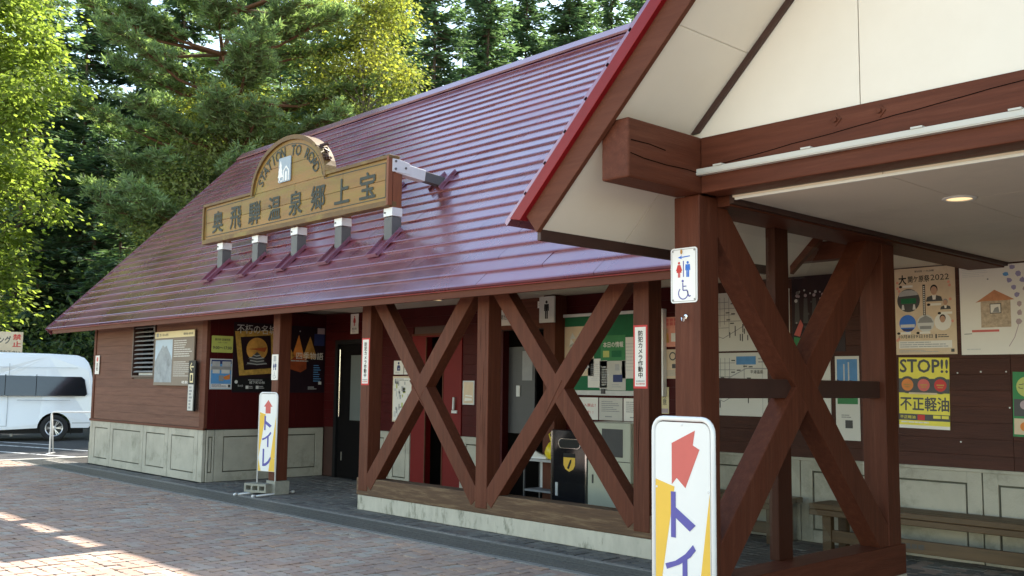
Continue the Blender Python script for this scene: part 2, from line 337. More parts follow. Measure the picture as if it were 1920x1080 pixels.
class Sheet:
    """A flat object (poster, plate, sign) standing at a place; local x right, y up, z out of the face."""
    def __init__(s, name, label, cat, origin, u, n, W, H, m, t=.003, group=None, parent=None, radius=0, bevel=0, roll=0, edge=0):
        s.W, s.H, s.t = W, H, t
        u = Vector(u).normalized(); n = Vector(n).normalized(); v = n.cross(u).normalized()
        if roll:
            u, v = u*math.cos(roll)+v*math.sin(roll), -u*math.sin(roll)+v*math.cos(roll)
        b = MB()
        if radius:
            b.prism(rrect(0, 0, W, H, radius), lambda a, c, d: (a, c, d), 0, t)
        elif t <= .006:
            # paper: a slightly cockled sheet with its own thickness
            nx, ny = 6, 7; g = random.Random(sum(map(ord, name)) + int(W*1000))
            curl = [[t + (.0016*g.random() if 0 < i < nx and 0 < j < ny else 0) for i in range(nx+1)] for j in range(ny+1)]
            vs = [(W*i/nx, H*j/ny, 0) for j in range(ny+1) for i in range(nx+1)] + [(W*i/nx, H*j/ny, t) for j in range(ny+1) for i in range(nx+1)]
            k = (nx+1)*(ny+1); q = lambda i, j: j*(nx+1)+i
            fs = [(q(i, j)+k, q(i+1, j)+k, q(i+1, j+1)+k, q(i, j+1)+k) for j in range(ny) for i in range(nx)]
            fs += [(q(0, 0), q(0, ny), q(nx, ny), q(nx, 0))]
            per = [q(i, 0) for i in range(nx)] + [q(nx, j) for j in range(ny)] + [q(i, ny) for i in range(nx, 0, -1)] + [q(0, j) for j in range(ny, 0, -1)]
            fs += [(per[i], per[(i+1) % len(per)], per[(i+1) % len(per)]+k, per[i]+k) for i in range(len(per))]
            fs[(nx*ny)] = tuple(reversed(per))
            b.add(vs, fs)
        else:
            b.box(0, W, 0, H, 0, t)
        s.o = b.build(name, m, None, bevel)
        mw = Matrix(((u.x, v.x, n.x, origin[0]), (u.y, v.y, n.y, origin[1]), (u.z, v.z, n.z, origin[2]), (0, 0, 0, 1)))
        s.o.matrix_world = mw
        if parent is not None:
            s.o.parent = parent; s.o.matrix_parent_inverse = parent.matrix_world.inverted()
        tag(s.o, label, cat, group)
        s.acc = {}; s.lift = .0012
    def _b(s, part, m):
        return s.acc.setdefault((part, m), MB())
    def poly(s, part, m, pts, z=1):
        zz = s.t + s.lift*z
        s._b(part, m).prism(pts, lambda a, b, d: (a, b, d), zz-.0009, zz); return s
    def rect(s, part, m, x0, y0, x1, y1, z=1):
        return s.poly(part, m, [(x0, y0), (x1, y0), (x1, y1), (x0, y1)], z)
    def disc(s, part, m, cx, cy, rx, ry=None, z=1, n=20):
        ry = ry or rx
        return s.poly(part, m, [(cx+rx*math.cos(2*math.pi*k/n), cy+ry*math.sin(2*math.pi*k/n)) for k in range(n)], z)
    def line(s, part, m, pts, wd, z=1):
        for (a, b), (c, d) in zip(pts[:-1], pts[1:]):
            l = math.hypot(c-a, d-b) or 1; px, py = -(d-b)/l*wd/2, (c-a)/l*wd/2
            s.poly(part, m, [(a-px, b-py), (c-px, d-py), (c+px, d+py), (a+px, b+py)], z)
        return s
    def text(s, part, m, body, x0, y0, x1, y1, z=1, bold=.012, keep=False, vertical=False, shear=0):
        if vertical: body = '\n'.join(body)
        v, f = text_geo(body, bold, .98 if vertical else 1.0)
        if not len(v): return s
        dzs = v[:, 2]; v = v[:, :2]; mn, mxx = v.min(0), v.max(0); sc = np.array([(x1-x0)/(mxx[0]-mn[0]), (y1-y0)/(mxx[1]-mn[1])])
        if keep:
            k = min(sc); off = np.array([(x0+x1)/2-(mxx[0]+mn[0])/2*k, (y0+y1)/2-(mxx[1]+mn[1])/2*k]); p = v*k+off
        else:
            p = (v-mn)*sc+np.array([x0, y0])
        zz = s.t + s.lift*z
        s._b(part, m).add([(a, b, zz+q) for (a, b), q in zip(p, dzs)], f); return s
    def lines(s, part, m, x0, y0, x1, y1, n, frac=.45, z=1, seed=1, lo=.55):
        g = random.Random(seed); h = (y1-y0)/n
        for i in range(n):
            y = y1-(i+1)*h; xx = x0
            end = x0+(x1-x0)*g.uniform(lo, 1)
            while xx < end-.004:
                l = min(g.uniform(.02, .09)*max(.4, (x1-x0)/.5), end-xx)
                s.rect(part, m, xx, y+h*(1-frac)/2, xx+l*.9, y+h*(1+frac)/2, z); xx += l
        return s
    def done(s):
        for (part, m), b in s.acc.items():
            b.build(part, m, s.o)
        return s.o

def rrect(x0, y0, x1, y1, r, n=5):
    pts = []
    for cx, cy, a0 in ((x1-r, y0+r, -90), (x1-r, y1-r, 0), (x0+r, y1-r, 90), (x0+r, y0+r, 180)):
        for k in range(n+1):
            a = R(a0+90*k/n); pts.append((cx+r*math.cos(a), cy+r*math.sin(a)))
    return pts

# pictograms, drawn in a box of height h with its foot at (x,y)
def pic_person(s, part, m, cx, y, h, woman=False, z=1):
    s.disc(part, m, cx, y+h*.9, h*.085, z=z, n=14)
    if woman:
        s.poly(part, m, [(cx-.10*h, y+.79*h), (cx+.10*h, y+.79*h), (cx+.24*h, y+.42*h), (cx+.18*h, y+.40*h), (cx+.10*h, y+.62*h), (cx+.20*h, y+.30*h), (cx-.20*h, y+.30*h), (cx-.10*h, y+.62*h), (cx-.18*h, y+.40*h), (cx-.24*h, y+.42*h)], z)
        s.rect(part, m, cx-.085*h, y, cx-.015*h, y+.30*h, z); s.rect(part, m, cx+.015*h, y, cx+.085*h, y+.30*h, z)
    else:
        s.poly(part, m, [(cx-.17*h, y+.79*h), (cx+.17*h, y+.79*h), (cx+.19*h, y+.42*h), (cx+.13*h, y+.42*h), (cx+.12*h, y+.66*h), (cx+.11*h, y+.42*h), (cx-.11*h, y+.42*h), (cx-.12*h, y+.66*h), (cx-.13*h, y+.42*h), (cx-.19*h, y+.42*h)], z)
        s.rect(part, m, cx-.105*h, y, cx-.012*h, y+.42*h, z); s.rect(part, m, cx+.012*h, y, cx+.105*h, y+.42*h, z)

def pic_wheelchair(s, part, m, cx, y, h, z=1):
    r = h*.30; c = (cx-.04*h, y+r)
    arc = [(c[0]+r*math.cos(a), c[1]+r*math.sin(a)) for a in [R(130+k*18) for k in range(15)]]
    s.line(part, m, arc, h*.055, z)
    s.disc(part, m, cx-.07*h, y+.93*h, h*.07, z=z, n=12)
    s.line(part, m, [(cx-.07*h, y+.84*h), (cx-.05*h, y+.45*h), (cx+.20*h, y+.45*h), (cx+.32*h, y+.12*h), (cx+.43*h, y+.16*h)], h*.06, z)
    s.line(part, m, [(cx-.06*h, y+.66*h), (cx+.16*h, y+.66*h)], h*.05, z)

XA = (1, 0, 0); FR = (0, -1, 0)          # plates on walls that face the forecourt
SU = (0, 1, 0); SN = (1, 0, 0)           # plates on the recess side wall (facing +X)

# ================================================================== GROUND
tag(MB().box(-300, 300, -150, 400, -.4, -.06).build('ground', 'soil'), kind='structure')
tag(MB().box(-60, -20.97, -20, 22, -.3, -.02).build('parking_lot', 'asphalt'), kind='structure')
pav = MB().box(-20.83, 12, -12, 9.28, -.3, -.016).build('forecourt_paving', 'bedding'); tag(pav, kind='structure')
MB().box(-20.83, 12, -12, 1.6, -.2, -.004).box(-4.2, 12, 1.6, 9.28, -.2, -.004).build('outer_paving', 'paver_plain', pav)
krb = empty('kerb', kind='structure')
for k in range(16):
    y0 = -11 + k*1.2
    MB().box(-20.97, -20.835, y0, y0+1.19, -.2, .012).build('kerb_stone', 'kerb', krb, bevel=.01)

def brick_outline(hor):
    if hor == 'q': return [(.008, 0), (.099, 0), (.107, .008), (.107, .099), (.099, .107), (.008, .107), (0, .099), (0, .008)]
    hor = hor == 'h'
    a, b = .2178, .1058; g = .020
    pts = [(g, 0), (a/2-g, 0), (a/2, g*.9), (a/2+g, 0), (a-g, 0), (a, g), (a, b-g), (a-g, b), (a/2+g, b), (a/2, b-g*.9), (a/2-g, b), (g, b), (0, b-g), (0, g)]
    return pts if hor else [(y, x) for x, y in reversed(pts)]
def brick_geo(hor):
    return MB().prism(brick_outline(hor), lambda a, b, d: (a, b, d), -.03, 0)
bm = {k: brick_geo(k).mesh('paver_brick') for k in 'hvq'}
for q in bm.values(): q.materials.append(M['paver'])
CB = .1125
def herring(x0, x1, y0, y1, keep):
    """cells are counted back from the far edge y1; a brick cut by an edge becomes a half brick"""
    ni, nj = int((x1-x0)/CB), int((y1-y0)/CB); oy = y1-nj*CB; out = []
    ok = lambda i, j: 0 <= i < ni and 0 <= j < nj and keep(x0+i*CB, oy+j*CB)
    for j in range(nj):
        for i in range(ni):
            if not ok(i, j): continue
            t = (i-j) % 4; x, y = x0+i*CB, oy+j*CB
            if t == 0: out.append((x, y, 'h' if ok(i+1, j) else 'q'))
            elif t == 1 and not ok(i-1, j): out.append((x, y, 'q'))
            elif t == 3: out.append((x, y, 'v' if ok(i, j+1) else 'q'))
            elif t == 2 and not ok(i, j-1): out.append((x, y, 'q'))
    return out
def dist_cam(p): return math.hypot(p[0], p[1])
def in_view(x, y):
    d = Vector((x, y, 0)) - cam.location
    a, b, c = d.dot(r2), d.dot(u2), d.dot(fw)
    return c > 0 and abs(a/c) < .56 and abs(b/c) < .33
front = herring(-20.82, -4.2, 1.6, 6.138, lambda x, y: True)
vis = sorted([p for p in front if in_view(p[0], p[1])], key=dist_cam)
ones = set(vis[:290])
for px, py, h in vis[:290]:
    o = link('brick', bm[h], None, pav)
    o.location = (px, py, rnd.uniform(-.005, .002)); o.rotation_euler = (rnd.uniform(-.014, .014), rnd.uniform(-.014, .014), rnd.uniform(-.012, .012))
def brick_field(name, lst, m, parent):
    b = MB()
    for px, py, h in lst:
        dz = rnd.uniform(-.005, .002); tx, ty = rnd.uniform(-.014, .014), rnd.uniform(-.014, .014)
        b.prism(brick_outline(h), lambda a, c, d: (px+a, py+c, d+dz+a*tx+c*ty), -.03, 0)
    return tag(b.build(name, m, parent), kind='stuff')
brick_field('outer_bricks', [p for p in front if p not in ones], 'paver', pav)
brick_field('rear_bricks', herring(-20.82, -2.2, 6.768, 9.27, lambda x, y: not (x < -14.7 and y > 7.0)), 'paver_grey', pav)

# drain channel along the building front
dr = empty('drain_channel', kind='structure')
for y0, y1 in ((6.14, 6.225), (6.69, 6.765)):
    b = MB()
    for k in range(27):
        x = -20.6+k*.9
        b.box(x, x+.893, y0, y1, -.2, .004+rnd.uniform(-.002, .002))
    b.build('channel_edge', 'drain_conc', dr, bevel=.006)
MB().box(-20.6, 3.7, 6.225, 6.69, -.2, -.06).build('channel_bed', 'black', dr)
for y0, y1 in ((6.262, 6.285), (6.312, 6.322), (6.352, 6.362), (6.392, 6.402), (6.425, 6.445), (6.492, 6.512), (6.54, 6.55), (6.58, 6.59), (6.615, 6.625), (6.645, 6.662)):
    MB().box(-20.6, 3.7, y0, y1, -.04, .003).build('grate_bar', 'grate', dr)
b = MB()
for k in range(int(24/.1)):
    x = -20.6+k*.1; b.box(x, x+.009, 6.285, 6.425, -.04, -.008).box(x, x+.009, 6.512, 6.645, -.04, -.008)
tag(b.build('cross_bars', 'grate', dr), kind='stuff')

# worn lane paint on the asphalt
ln = empty('lane_marking', kind='structure')
for (x0, y0, x1, y1, wd) in ((-30.5, 6.1, -21.2, 8.95, .15), (-27.5, 5.64, -21.2, 7.55, .13), (-28.5, 7.55, -25.6, 8.45, .12)):
    d = Vector((x1-x0, y1-y0, 0)).normalized(); p = Vector((-d.y, d.x, 0))*wd/2
    a, c = Vector((x0, y0, 0)), Vector((x1, y1, 0))
    MB().add([a-p+Vector((0, 0, -.016)), c-p+Vector((0, 0, -.016)), c+p+Vector((0, 0, -.016)), a+p+Vector((0, 0, -.016))], [(0, 1, 2, 3)]).build('stripe', 'lane', ln)

# ================================================================== REST-STATION BUILDING
bld = empty('restroom_building', (0, 0, 0), 'long wooden toilet building with a glossy red metal roof', 'building')
YE, ZE, SL = 6.615, 2.557, 1.018
RL = math.hypot(1, SL); TV = Vector((0, 1/RL, SL/RL)); NV = Vector((0, -SL/RL, 1/RL))
YR = 10.69
def roof_pt(x, s, h=0): return Vector((x, YE, ZE)) + TV*s + NV*h
SLEN = (YR-YE)*RL
# deck (both slopes)
ZR = ZE+SL*(YR-YE)
roof = MB()
for x0_, x1_, ys in ((-20.55, -4.27, YE+.13), (-4.269, 9, YE+.42)):
    zs0 = ZE+SL*(ys-YE)
    roof.add([(x0_, ys, zs0-.03), (x1_, ys, zs0-.03), (x1_, YR, ZR-.02), (x0_, YR, ZR-.02), (x0_, ys, zs0-.13), (x1_, ys, zs0-.13), (x1_, YR, ZR-.12), (x0_, YR, ZR-.12)],
             [(0, 1, 2, 3), (7, 6, 5, 4), (0, 4, 5, 1), (1, 5, 6, 2), (3, 7, 4, 0), (2, 6, 7, 3)])
YB = 2*YR-YE
roof.add([(-20.55, YB, ZE-.02), (9, YB, ZE-.02), (9, YR+.002, ZR-.02), (-20.55, YR+.002, ZR-.02), (-20.55, YB, ZE-.12), (9, YB, ZE-.12), (9, YR+.002, ZR-.12), (-20.55, YR+.002, ZR-.12)],
         [(3, 2, 1, 0), (4, 5, 6, 7), (1, 5, 4, 0), (2, 6, 5, 1), (0, 4, 7, 3), (3, 7, 6, 2)])
roof = roof.build('roof', 'red_roof', bld)
NC = 27; CS = SLEN/NC; PW = 1.62
prof = [(-.004, -.012), (-.007, .003), (-.003, .022), (.008, .0265), (.022, .026), (CS+.012, .003), (CS+.012, -.006)]
def strip_mesh(wd):
    b = MB(); b.prism([(p[0], p[1]) for p in prof], lambda a, c, d: (d, a, c), 0, wd)
    me = b.mesh('roof_panel'); me.materials.append(M['red_roof']); return me
full = strip_mesh(PW-.005); half = strip_mesh(PW*.5-.005)
RM = Matrix(((1, 0, 0, 0), (0, TV.y, NV.y, 0), (0, TV.z, NV.z, 0), (0, 0, 0, 1)))
X_END = -20.6+11*PW
tailb = MB()
for c in range(NC):
    org = roof_pt(0, c*CS)
    x = -20.6
    first = True
    while x < X_END-.01:
        me = full
        if c < 3 and x + .4 > -4.3: break
        if first and c % 2: me = half
        wdt = PW if me is full else PW*.5
        if x + wdt > X_END+.01: me = half; wdt = PW*.5
        if c < 3 and x + wdt > -4.26: wdt = -4.26-x; me = strip_mesh(wdt-.005)
        o = link('roof_panel', me, None, roof)
        tilt = rnd.uniform(-.011, .011)
        o.matrix_world = Matrix.Translation((x, org.y, org.z)) @ RM @ Matrix.Rotation(tilt, 4, 'X') @ Matrix.Translation((0, 0, rnd.uniform(-.001, .001)))
        x += wdt; first = False
    if c > 2: tailb.prism([(p[0], p[1]) for p in prof], lambda a, e, d: roof_pt(d, c*CS+a, e), X_END, 9)
tag(tailb.build('roof_courses', 'red_roof', roof), kind='stuff')
# ridge cap, verge trim, drip edge, fascia
MB().prism([(-.16, -.135), (-.17, -.105), (-.02, .045), (.02, .045), (.17, -.105), (.16, -.135), (0, .02)], lambda a, c, d: (d, YR+a, ZR+.035+c), -20.62, 9).build('ridge_cap', 'red_roof', roof)
MB().prism([(-.02, -.13), (-.02, .03), (SLEN, .03), (SLEN, -.13)], lambda a, c, d: roof_pt(d, a, c), -20.64, -20.601).build('verge_trim', 'red_roof', roof)
MB().prism([(-.03, -.15), (-.03, .03), (SLEN, .03), (SLEN, -.15)], lambda a, c, d: Vector((d, 2*YR, 0)) + Vector((0, -1, 1))*roof_pt(0, a, c), -20.64, -20.601).build('verge_trim', 'red_roof', roof)
MB().box(-20.58, -4.27, 6.635, 6.66, 2.535, 2.568).build('drip_edge', 'red_trim', roof)
MB().box(-20.45, -4.28, 6.664, 6.70, 2.462, 2.575).build('fascia_board', 'fascia', roof, bevel=.004)
MB().prism([(6.62, 2.46), (7.35, 3.17), (7.35, 3.30), (6.62, 2.60)], lambda a, c, d: (d, a, c), -4.268, -4.235).build('end_board', 'fascia', roof)
MB().box(-20.45, 9, 14.7, 14.74, 2.462, 2.575).build('fascia_board', 'fascia', roof)

# --- walls
wl = empty('wall', parent=bld)
def plank_row(parent, x0, x1, yf, z0, z1, m, t=.018, axis='x'):
    b = MB()
    if axis == 'x': b.box(x0, x1, yf, yf+t, z0+.0008, z1-.0008)
    else: b.box(yf-t, yf, x0, x1, z0+.0008, z1-.0008)
    return b.build('plank', m, parent, bevel=.002)
def split(x0, x1, holes, z0, z1):
    segs = [(x0, x1)]
    for a, b, c, d in holes:
        if z1 > c+.02 and z0 < d-.02:
            n = []
            for s, e in segs:
                if b <= s or a >= e: n.append((s, e))
                else:
                    if a-s > .03: n.append((s, a))
                    if e-b > .03: n.append((b, e))
            segs = n
    return segs
# left block, forecourt face
WIN = [(-17.58, -16.63, 1.62, 2.56)]
z = .845
while z < 2.6:
    for s, e in split(-19.33, -14.86, WIN, z, min(z+.15, 2.62)):
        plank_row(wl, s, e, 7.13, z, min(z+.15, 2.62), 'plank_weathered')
    z += .15
MB().box(-19.40, -14.75, 7.15, 7.30, 0, 1.62).box(-19.40, -17.58, 7.15, 7.30, 1.62, 2.66).box(-16.63, -14.75, 7.15, 7.30, 1.62, 2.66).build('wall_core', 'dark_trim', wl)
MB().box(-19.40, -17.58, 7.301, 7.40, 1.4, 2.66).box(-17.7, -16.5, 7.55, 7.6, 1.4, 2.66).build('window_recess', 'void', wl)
for x0, x1 in ((-19.43, -19.335), (-14.855, -14.685)):
    MB().box(x0, x1, 7.112, 7.30, .83, 2.62).build('corner_board', 'fascia', wl, bevel=.004)
MB().box(-19.45, -14.67, 7.095, 7.13, .80, .842).build('ledge', 'fascia', wl, bevel=.004)
MB().box(-19.44, -19.40, 7.30, 14.6, 0, 2.7).build('end_wall', 'plank_weathered', wl)
gb = MB(); gb.prism([(7.2, 2.6), (14.2, 2.6), (YR, ZR-.2)], lambda a, c, d: (d, a, c), -19.44, -19.36); gb.build('gable_wall', 'plank_weathered', wl)
MB().box(-19.4, 9, 14.5, 14.6, 0, 2.7).build('rear_wall', 'plank', wl)
MB().box(8.9, 8.98, 7.3, 14.5, 0, 2.7).build('end_wall', 'plank', wl)

# plinth of recessed concrete panels; u along the wall
def plinth(cuts, y, top, axis='x', margins=(.12, .11, .12), depth=.03):
    """cuts: list of (a,b) panel spans; margins: side, top, bottom of the inset field"""
    for a, b in cuts:
        sm, tm, bm_ = margins; sm = min(sm, (b-a)*.18)
        p = MB(); g = .018
        def bx(u0, u1, z0, z1, d0, d1):
            if axis == 'x': p.box(u0, u1, y+d0, y+d1, z0, z1)
            else: p.box(y-d1, y-d0, u0, u1, z0, z1)
        a2, b2 = a+.006, b-.006
        bx(a2, a2+sm, 0, top, 0, depth); bx(b2-sm, b2, 0, top, 0, depth)
        bx(a2+sm, b2-sm, 0, bm_, 0, depth); bx(a2+sm, b2-sm, top-tm, top, 0, depth)
        bx(a2+sm+g, b2-sm-g, bm_+g, top-tm-g, .006, depth)
        p.build('plinth_panel', 'concrete', pl, bevel=.003)
        q = MB()
        if axis == 'x': q.box(a, b, y+depth, y+depth+.06, 0, top-.002)
        else: q.box(y-depth-.06, y-depth, a, b, 0, top-.002)
        q.build('plinth_core', 'groove', pl)
pl = empty('plinth', parent=bld)
plinth([(-19.36, -18.39), (-18.39, -16.93), (-16.93, -15.95), (-15.95, -14.93)][:0] or [(-19.30, -18.42), (-18.42, -16.95), (-16.95, -15.95), (-15.95, -14.86)], 7.108, .80)
MB().box(-19.42, -19.306, 7.108, 7.2, 0, .80).build('plinth_corner', 'concrete', pl, bevel=.004)
MB().box(-14.854, -14.69, 7.108, 7.16, 0, .80).build('plinth_corner', 'concrete', pl, bevel=.004)
# recess side wall (faces +X) at X = -14.68
SWX = -14.68
MB().box(-14.75, SWX-.02, 7.30, 9.34, 0, 2.72).build('wall_core', 'dark_trim', wl)
for y0, y1 in ((7.16, 7.30), (7.30, 8.02), (8.02, 8.74), (8.74, 9.28)):
    MB().box(SWX-.02, SWX, y0+.002, y1-.002, .815, 2.72).build('board', 'maroon', wl, bevel=.003)
plinth([(7.165, 7.30), (7.30, 9.28)], SWX+.012, .80, 'y', (.14, .10, .14))
# back wall at Y = 9.28
BY = 9.28
HOLES = [(-14.36, -13.42, 0, 2.28), (-12.2, -11.02, 0, 2.30), (-10.22, -9.18, 0, 2.30)]
z = .82
while z < 2.71:
    z1 = min(z+.146, 2.73)
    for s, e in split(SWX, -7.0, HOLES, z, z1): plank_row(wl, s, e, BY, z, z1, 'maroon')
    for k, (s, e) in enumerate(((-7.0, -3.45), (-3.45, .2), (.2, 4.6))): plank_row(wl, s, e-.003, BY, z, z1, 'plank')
    z = z1
core = MB()
for s, e in split(SWX, 9, HOLES, 0, 2.2): core.box(s, e, BY+.018, BY+.1, 0, 2.27)
core.box(SWX, 9, BY+.018, BY+.1, 2.305, 2.75)
core.build('wall_core', 'dark_trim', wl)
plinth([(-13.42, -12.74), (-12.74, -12.2), (-11.02, -10.22), (-9.18, -8.9), (-7.4, -5.55), (-5.55, -3.72), (-3.72, -1.9), (-1.9, 0), (0, 1.9), (1.9, 3.7)], BY-.032, .815, 'x', (.13, .10, .12))
MB().box(-7.4, 4.6, BY-.05, BY-.001, .815, .845).build('ledge', 'concrete', pl, bevel=.004)
# recesses behind the openings
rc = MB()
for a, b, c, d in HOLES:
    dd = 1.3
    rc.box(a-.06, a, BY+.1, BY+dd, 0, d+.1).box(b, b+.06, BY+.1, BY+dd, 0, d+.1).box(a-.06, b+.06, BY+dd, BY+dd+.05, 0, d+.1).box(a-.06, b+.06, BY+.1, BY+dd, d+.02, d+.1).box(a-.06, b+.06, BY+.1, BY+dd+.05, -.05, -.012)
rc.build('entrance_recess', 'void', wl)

# ceiling panels over the covered walk
cl = empty('ceiling', parent=bld)
x = -19.3
while x < -3.9:
    x1 = min(x+1.82, -3.82)
    for y0, y1 in ((6.93, 8.1), (8.1, 9.275)):
        if x < -14.75 and y0 > 7: continue
        MB().box(x+.004, x1-.004, y0+.004, y1-.004, 2.724, 2.736).build('ceiling_panel', 'ceiling', cl)
    x = x1
MB().box(-19.3, -3.82, 6.93, 9.275, 2.74, 2.76).build('ceiling_backing', 'joint', cl)
MB().add([(-20.4, 6.70, 2.515), (-4.28, 6.70, 2.515), (-4.28, 6.93, 2.745), (-20.4, 6.93, 2.745), (-20.4, 6.70, 2.50), (-4.28, 6.70, 2.50), (-4.28, 6.93, 2.73), (-20.4, 6.93, 2.73)],
         [(3, 2, 1, 0), (4, 5, 6, 7), (1, 5, 4, 0), (3, 7, 6, 2), (0, 4, 7, 3), (2, 6, 5, 1)]).build('eave_soffit', 'panel', cl)

# --- timber frame of the front
fr = empty('timber_frame', parent=bld)
PXC = [-12.57, -10.35, -8.13, -5.91]
PH = .093
for i, xc in enumerate(PXC):
    zb = .19 if i == 0 else .235
    MB().box(xc-PH, xc+PH, 7.13, 7.32, zb, 2.60).build('post', 'timber_z', fr, bevel=.006)
MB().box(-14.68, -3.6, 7.16, 7.29, 2.575, 2.722).build('top_plate', 'timber_x', fr, bevel=.005)
# footing of the single post
MB().box(-12.57-.125, -12.57+.125, 7.115, 7.345, 0, .188).build('post_footing', 'block', fr, bevel=.006)
# worn sill on its concrete base
MB().box(-10.49, -5.79, 7.137, 7.335, .18, .392).build('sill_beam', 'sill', fr, bevel=.008)
MB().box(-10.47, -5.80, 7.143, 7.33, 0, .1795).build('concrete_base', 'base_conc', fr, bevel=.008)
def brace(x0, z0, x1, z1, y0, y1, wd=.185, m='timber_z', name='brace', parent=None):
    d = Vector((x1-x0, 0, z1-z0)).normalized(); p = Vector((-d.z, 0, d.x))*wd/2
    a, c = Vector((x0, 0, z0)), Vector((x1, 0, z1))
    return MB().prism([((a-p).x, (a-p).z), ((c-p).x, (c-p).z), ((c+p).x, (c+p).z), ((a+p).x, (a+p).z)], lambda u, v, dd: (u, dd, v), y0, y1).build(name, m, parent or fr, bevel=.005)
for xl, xr in ((PXC[1]+PH, PXC[2]-PH), (PXC[2]+PH, PXC[3]-PH)):
    brace(xl+.12, 2.60, xr-.0, .31, 7.1335, 7.28)
    brace(xr-.12, 2.60, xl+.0, .31, 7.1315, 7.2785)
    # pale split lap at the crossing
for (x0, z0, x1, z1) in ((-9.42, 1.60, -9.17, 1.30), (-7.16, 1.28, -6.93, 1.60)):
    d = Vector((x1-x0, 0, z1-z0)).normalized(); p = Vector((-d.z, 0, d.x))*.014
    a, c = Vector((x0, 0, z0)), Vector((x1, 0, z1))
    MB().prism([(a.x, a.z), ((c+p).x, (c+p).z), (c.x, c.z), ((a-p).x, (a-p).z)], lambda u, v, dd: (u, dd, v), 7.127, 7.1335).build('lap_splinter', 'fascia', fr)

for i in range(16):
    xc = rnd.choice(PXC[1:])+rnd.uniform(-.06, .06); z0 = rnd.uniform(.5, 1.9); L_ = rnd.uniform(.2, .7); q = [(xc+rnd.uniform(-.006, .006), z0+L_*k/6) for k in range(7)]
    cb = MB()
    for k in range(6):
        w0, w1 = .0022*math.sin(math.pi*k/6), .0022*math.sin(math.pi*(k+1)/6)
        cb.add([(q[k][0]-w0, 7.1292, q[k][1]), (q[k][0]+w0, 7.1292, q[k][1]), (q[k+1][0]+w1, 7.1292, q[k+1][1]), (q[k+1][0]-w1, 7.1292, q[k+1][1])], [(0, 1, 2, 3)])
    if not (1.5 < z0+L_*.5 < 2.15 and abs(xc-PXC[2]) > .2): cb.build('timber_crack', 'crack', fr)

# --- louvred window in the left wall
win = empty('window', parent=bld)
MB().box(-17.58, -17.54, 7.105, 7.2, 1.62, 2.56).box(-16.67, -16.63, 7.105, 7.2, 1.62, 2.56).box(-17.54, -16.67, 7.105, 7.2, 1.62, 1.655).box(-17.54, -16.67, 7.105, 7.2, 2.525, 2.56).build('window_frame', 'dark_trim', win)
for k in range(11):
    zc = 1.72+k*.077
    MB().add([(-17.54, 7.125, zc-.004), (-16.67, 7.125, zc-.004), (-16.67, 7.165, zc+.020), (-17.54, 7.165, zc+.020), (-17.54, 7.125, zc-.010), (-16.67, 7.125, zc-.010), (-16.67, 7.165, zc+.014), (-17.54, 7.165, zc+.014)],
             [(0, 1, 2, 3), (7, 6, 5, 4), (0, 4, 5, 1), (2, 6, 7, 3), (1, 5, 6, 2), (3, 7, 4, 0)]).build('slat', 'grey', win)
MB().box(-16.9, -16.7, 7.19, 7.2, 2.44, 2.52).box(-17.45, -16.75, 7.19, 7.2, 1.66, 1.70).build('pale_fitting', 'lightgrey', win)

# --- doors in the back wall
wd_ = empty('entrance_door', parent=bld); tag(wd_, 'dark entrance door with a frosted pane')
MB().box(-14.36, -14.28, BY-.012, BY+.1, 0, 2.28).box(-13.5, -13.42, BY-.012, BY+.1, 0, 2.28).box(-14.28, -13.5, BY-.012, BY+.1, 2.21, 2.28).build('door_frame', 'black', wd_)
MB().box(-14.27, -13.51, BY+.03, BY+.07, .01, 2.205).build('door_leaf', 'door_dark', wd_)
MB().box(-13.92, -13.58, BY+.022, BY+.0295, .95, 2.02).build('pane', 'frost', wd_)
MB().tube([(-14.18, BY-.02, 1.0), (-14.18, BY-.02, 2.12)], .011).tube([(-14.18, BY+.03, 1.05), (-14.18, BY-.02, 1.05)], .01).tube([(-14.18, BY+.03, 2.07), (-14.18, BY-.02, 2.07)], .01).build('handle', 'chrome', wd_)
MB().box(-14.16, -14.12, BY+.02, BY+.029, .28, .42).build('lock_plate', 'chrome', wd_)
rd = empty('red_door', parent=bld); tag(rd, 'half open red door with a pale lever handle')
MB().box(-12.2, -11.86, BY-.015, BY+.1, 0, 2.26).box(-11.1, -11.02, BY-.015, BY+.1, 0, 2.26).box(-12.2, -11.02, BY-.016, BY+.1, 2.261, 2.30).build('door_frame', 'reddoor', rd)
MB().box(-12.2, -11.02, BY-.03, BY-.0165, 2.285, 2.315).box(-11.865, -11.845, BY-.022, BY-.001, 0, 2.26).build('frame_edge', 'fascia', rd)
MB().box(-11.47, -11.105, BY+.02, BY+.06, .01, 2.25).build('door_leaf', 'reddoor', rd)
MB().box(-11.49, -11.47, BY+.012, BY+.064, .01, 2.25).build('leaf_edge', 'fascia', rd)
MB().beam((-11.2, BY-.01, 1.19), (-11.17, BY-.03, 1.37), .03, .02, (1, 0, 0)).box(-11.22, -11.1, BY-.03, BY+.02, 1.14, 1.18).build('handle', 'lightgrey', rd)
MB().lathe([(.0, 0), (.06, 0), (.06, .09), (0, .09)], 16, lambda x, y, z: (-11.62+x, BY+.7-z, 1.55+y)).box(-11.66, -11.58, BY+.6, BY+.69, 1.28, 1.36).build('dispenser', 'charcoal', rd)
md = empty('grey_door', parent=bld); tag(md, 'grey entrance screen with a small light switch plate')
MB().box(-10.22, -10.14, BY-.012, BY+.1, 0, 2.30).box(-9.26, -9.18, BY-.012, BY+.1, 0, 2.30).build('door_frame', 'maroon', md)
MB().box(-10.14, -9.62, BY+.10, BY+.14, .9, 2.08).build('screen_panel', 'charcoal', md)
MB().box(-9.97, -9.90, BY+.085, BY+.0995, 1.40, 1.55).build('switch_plate', 'lightgrey', md)
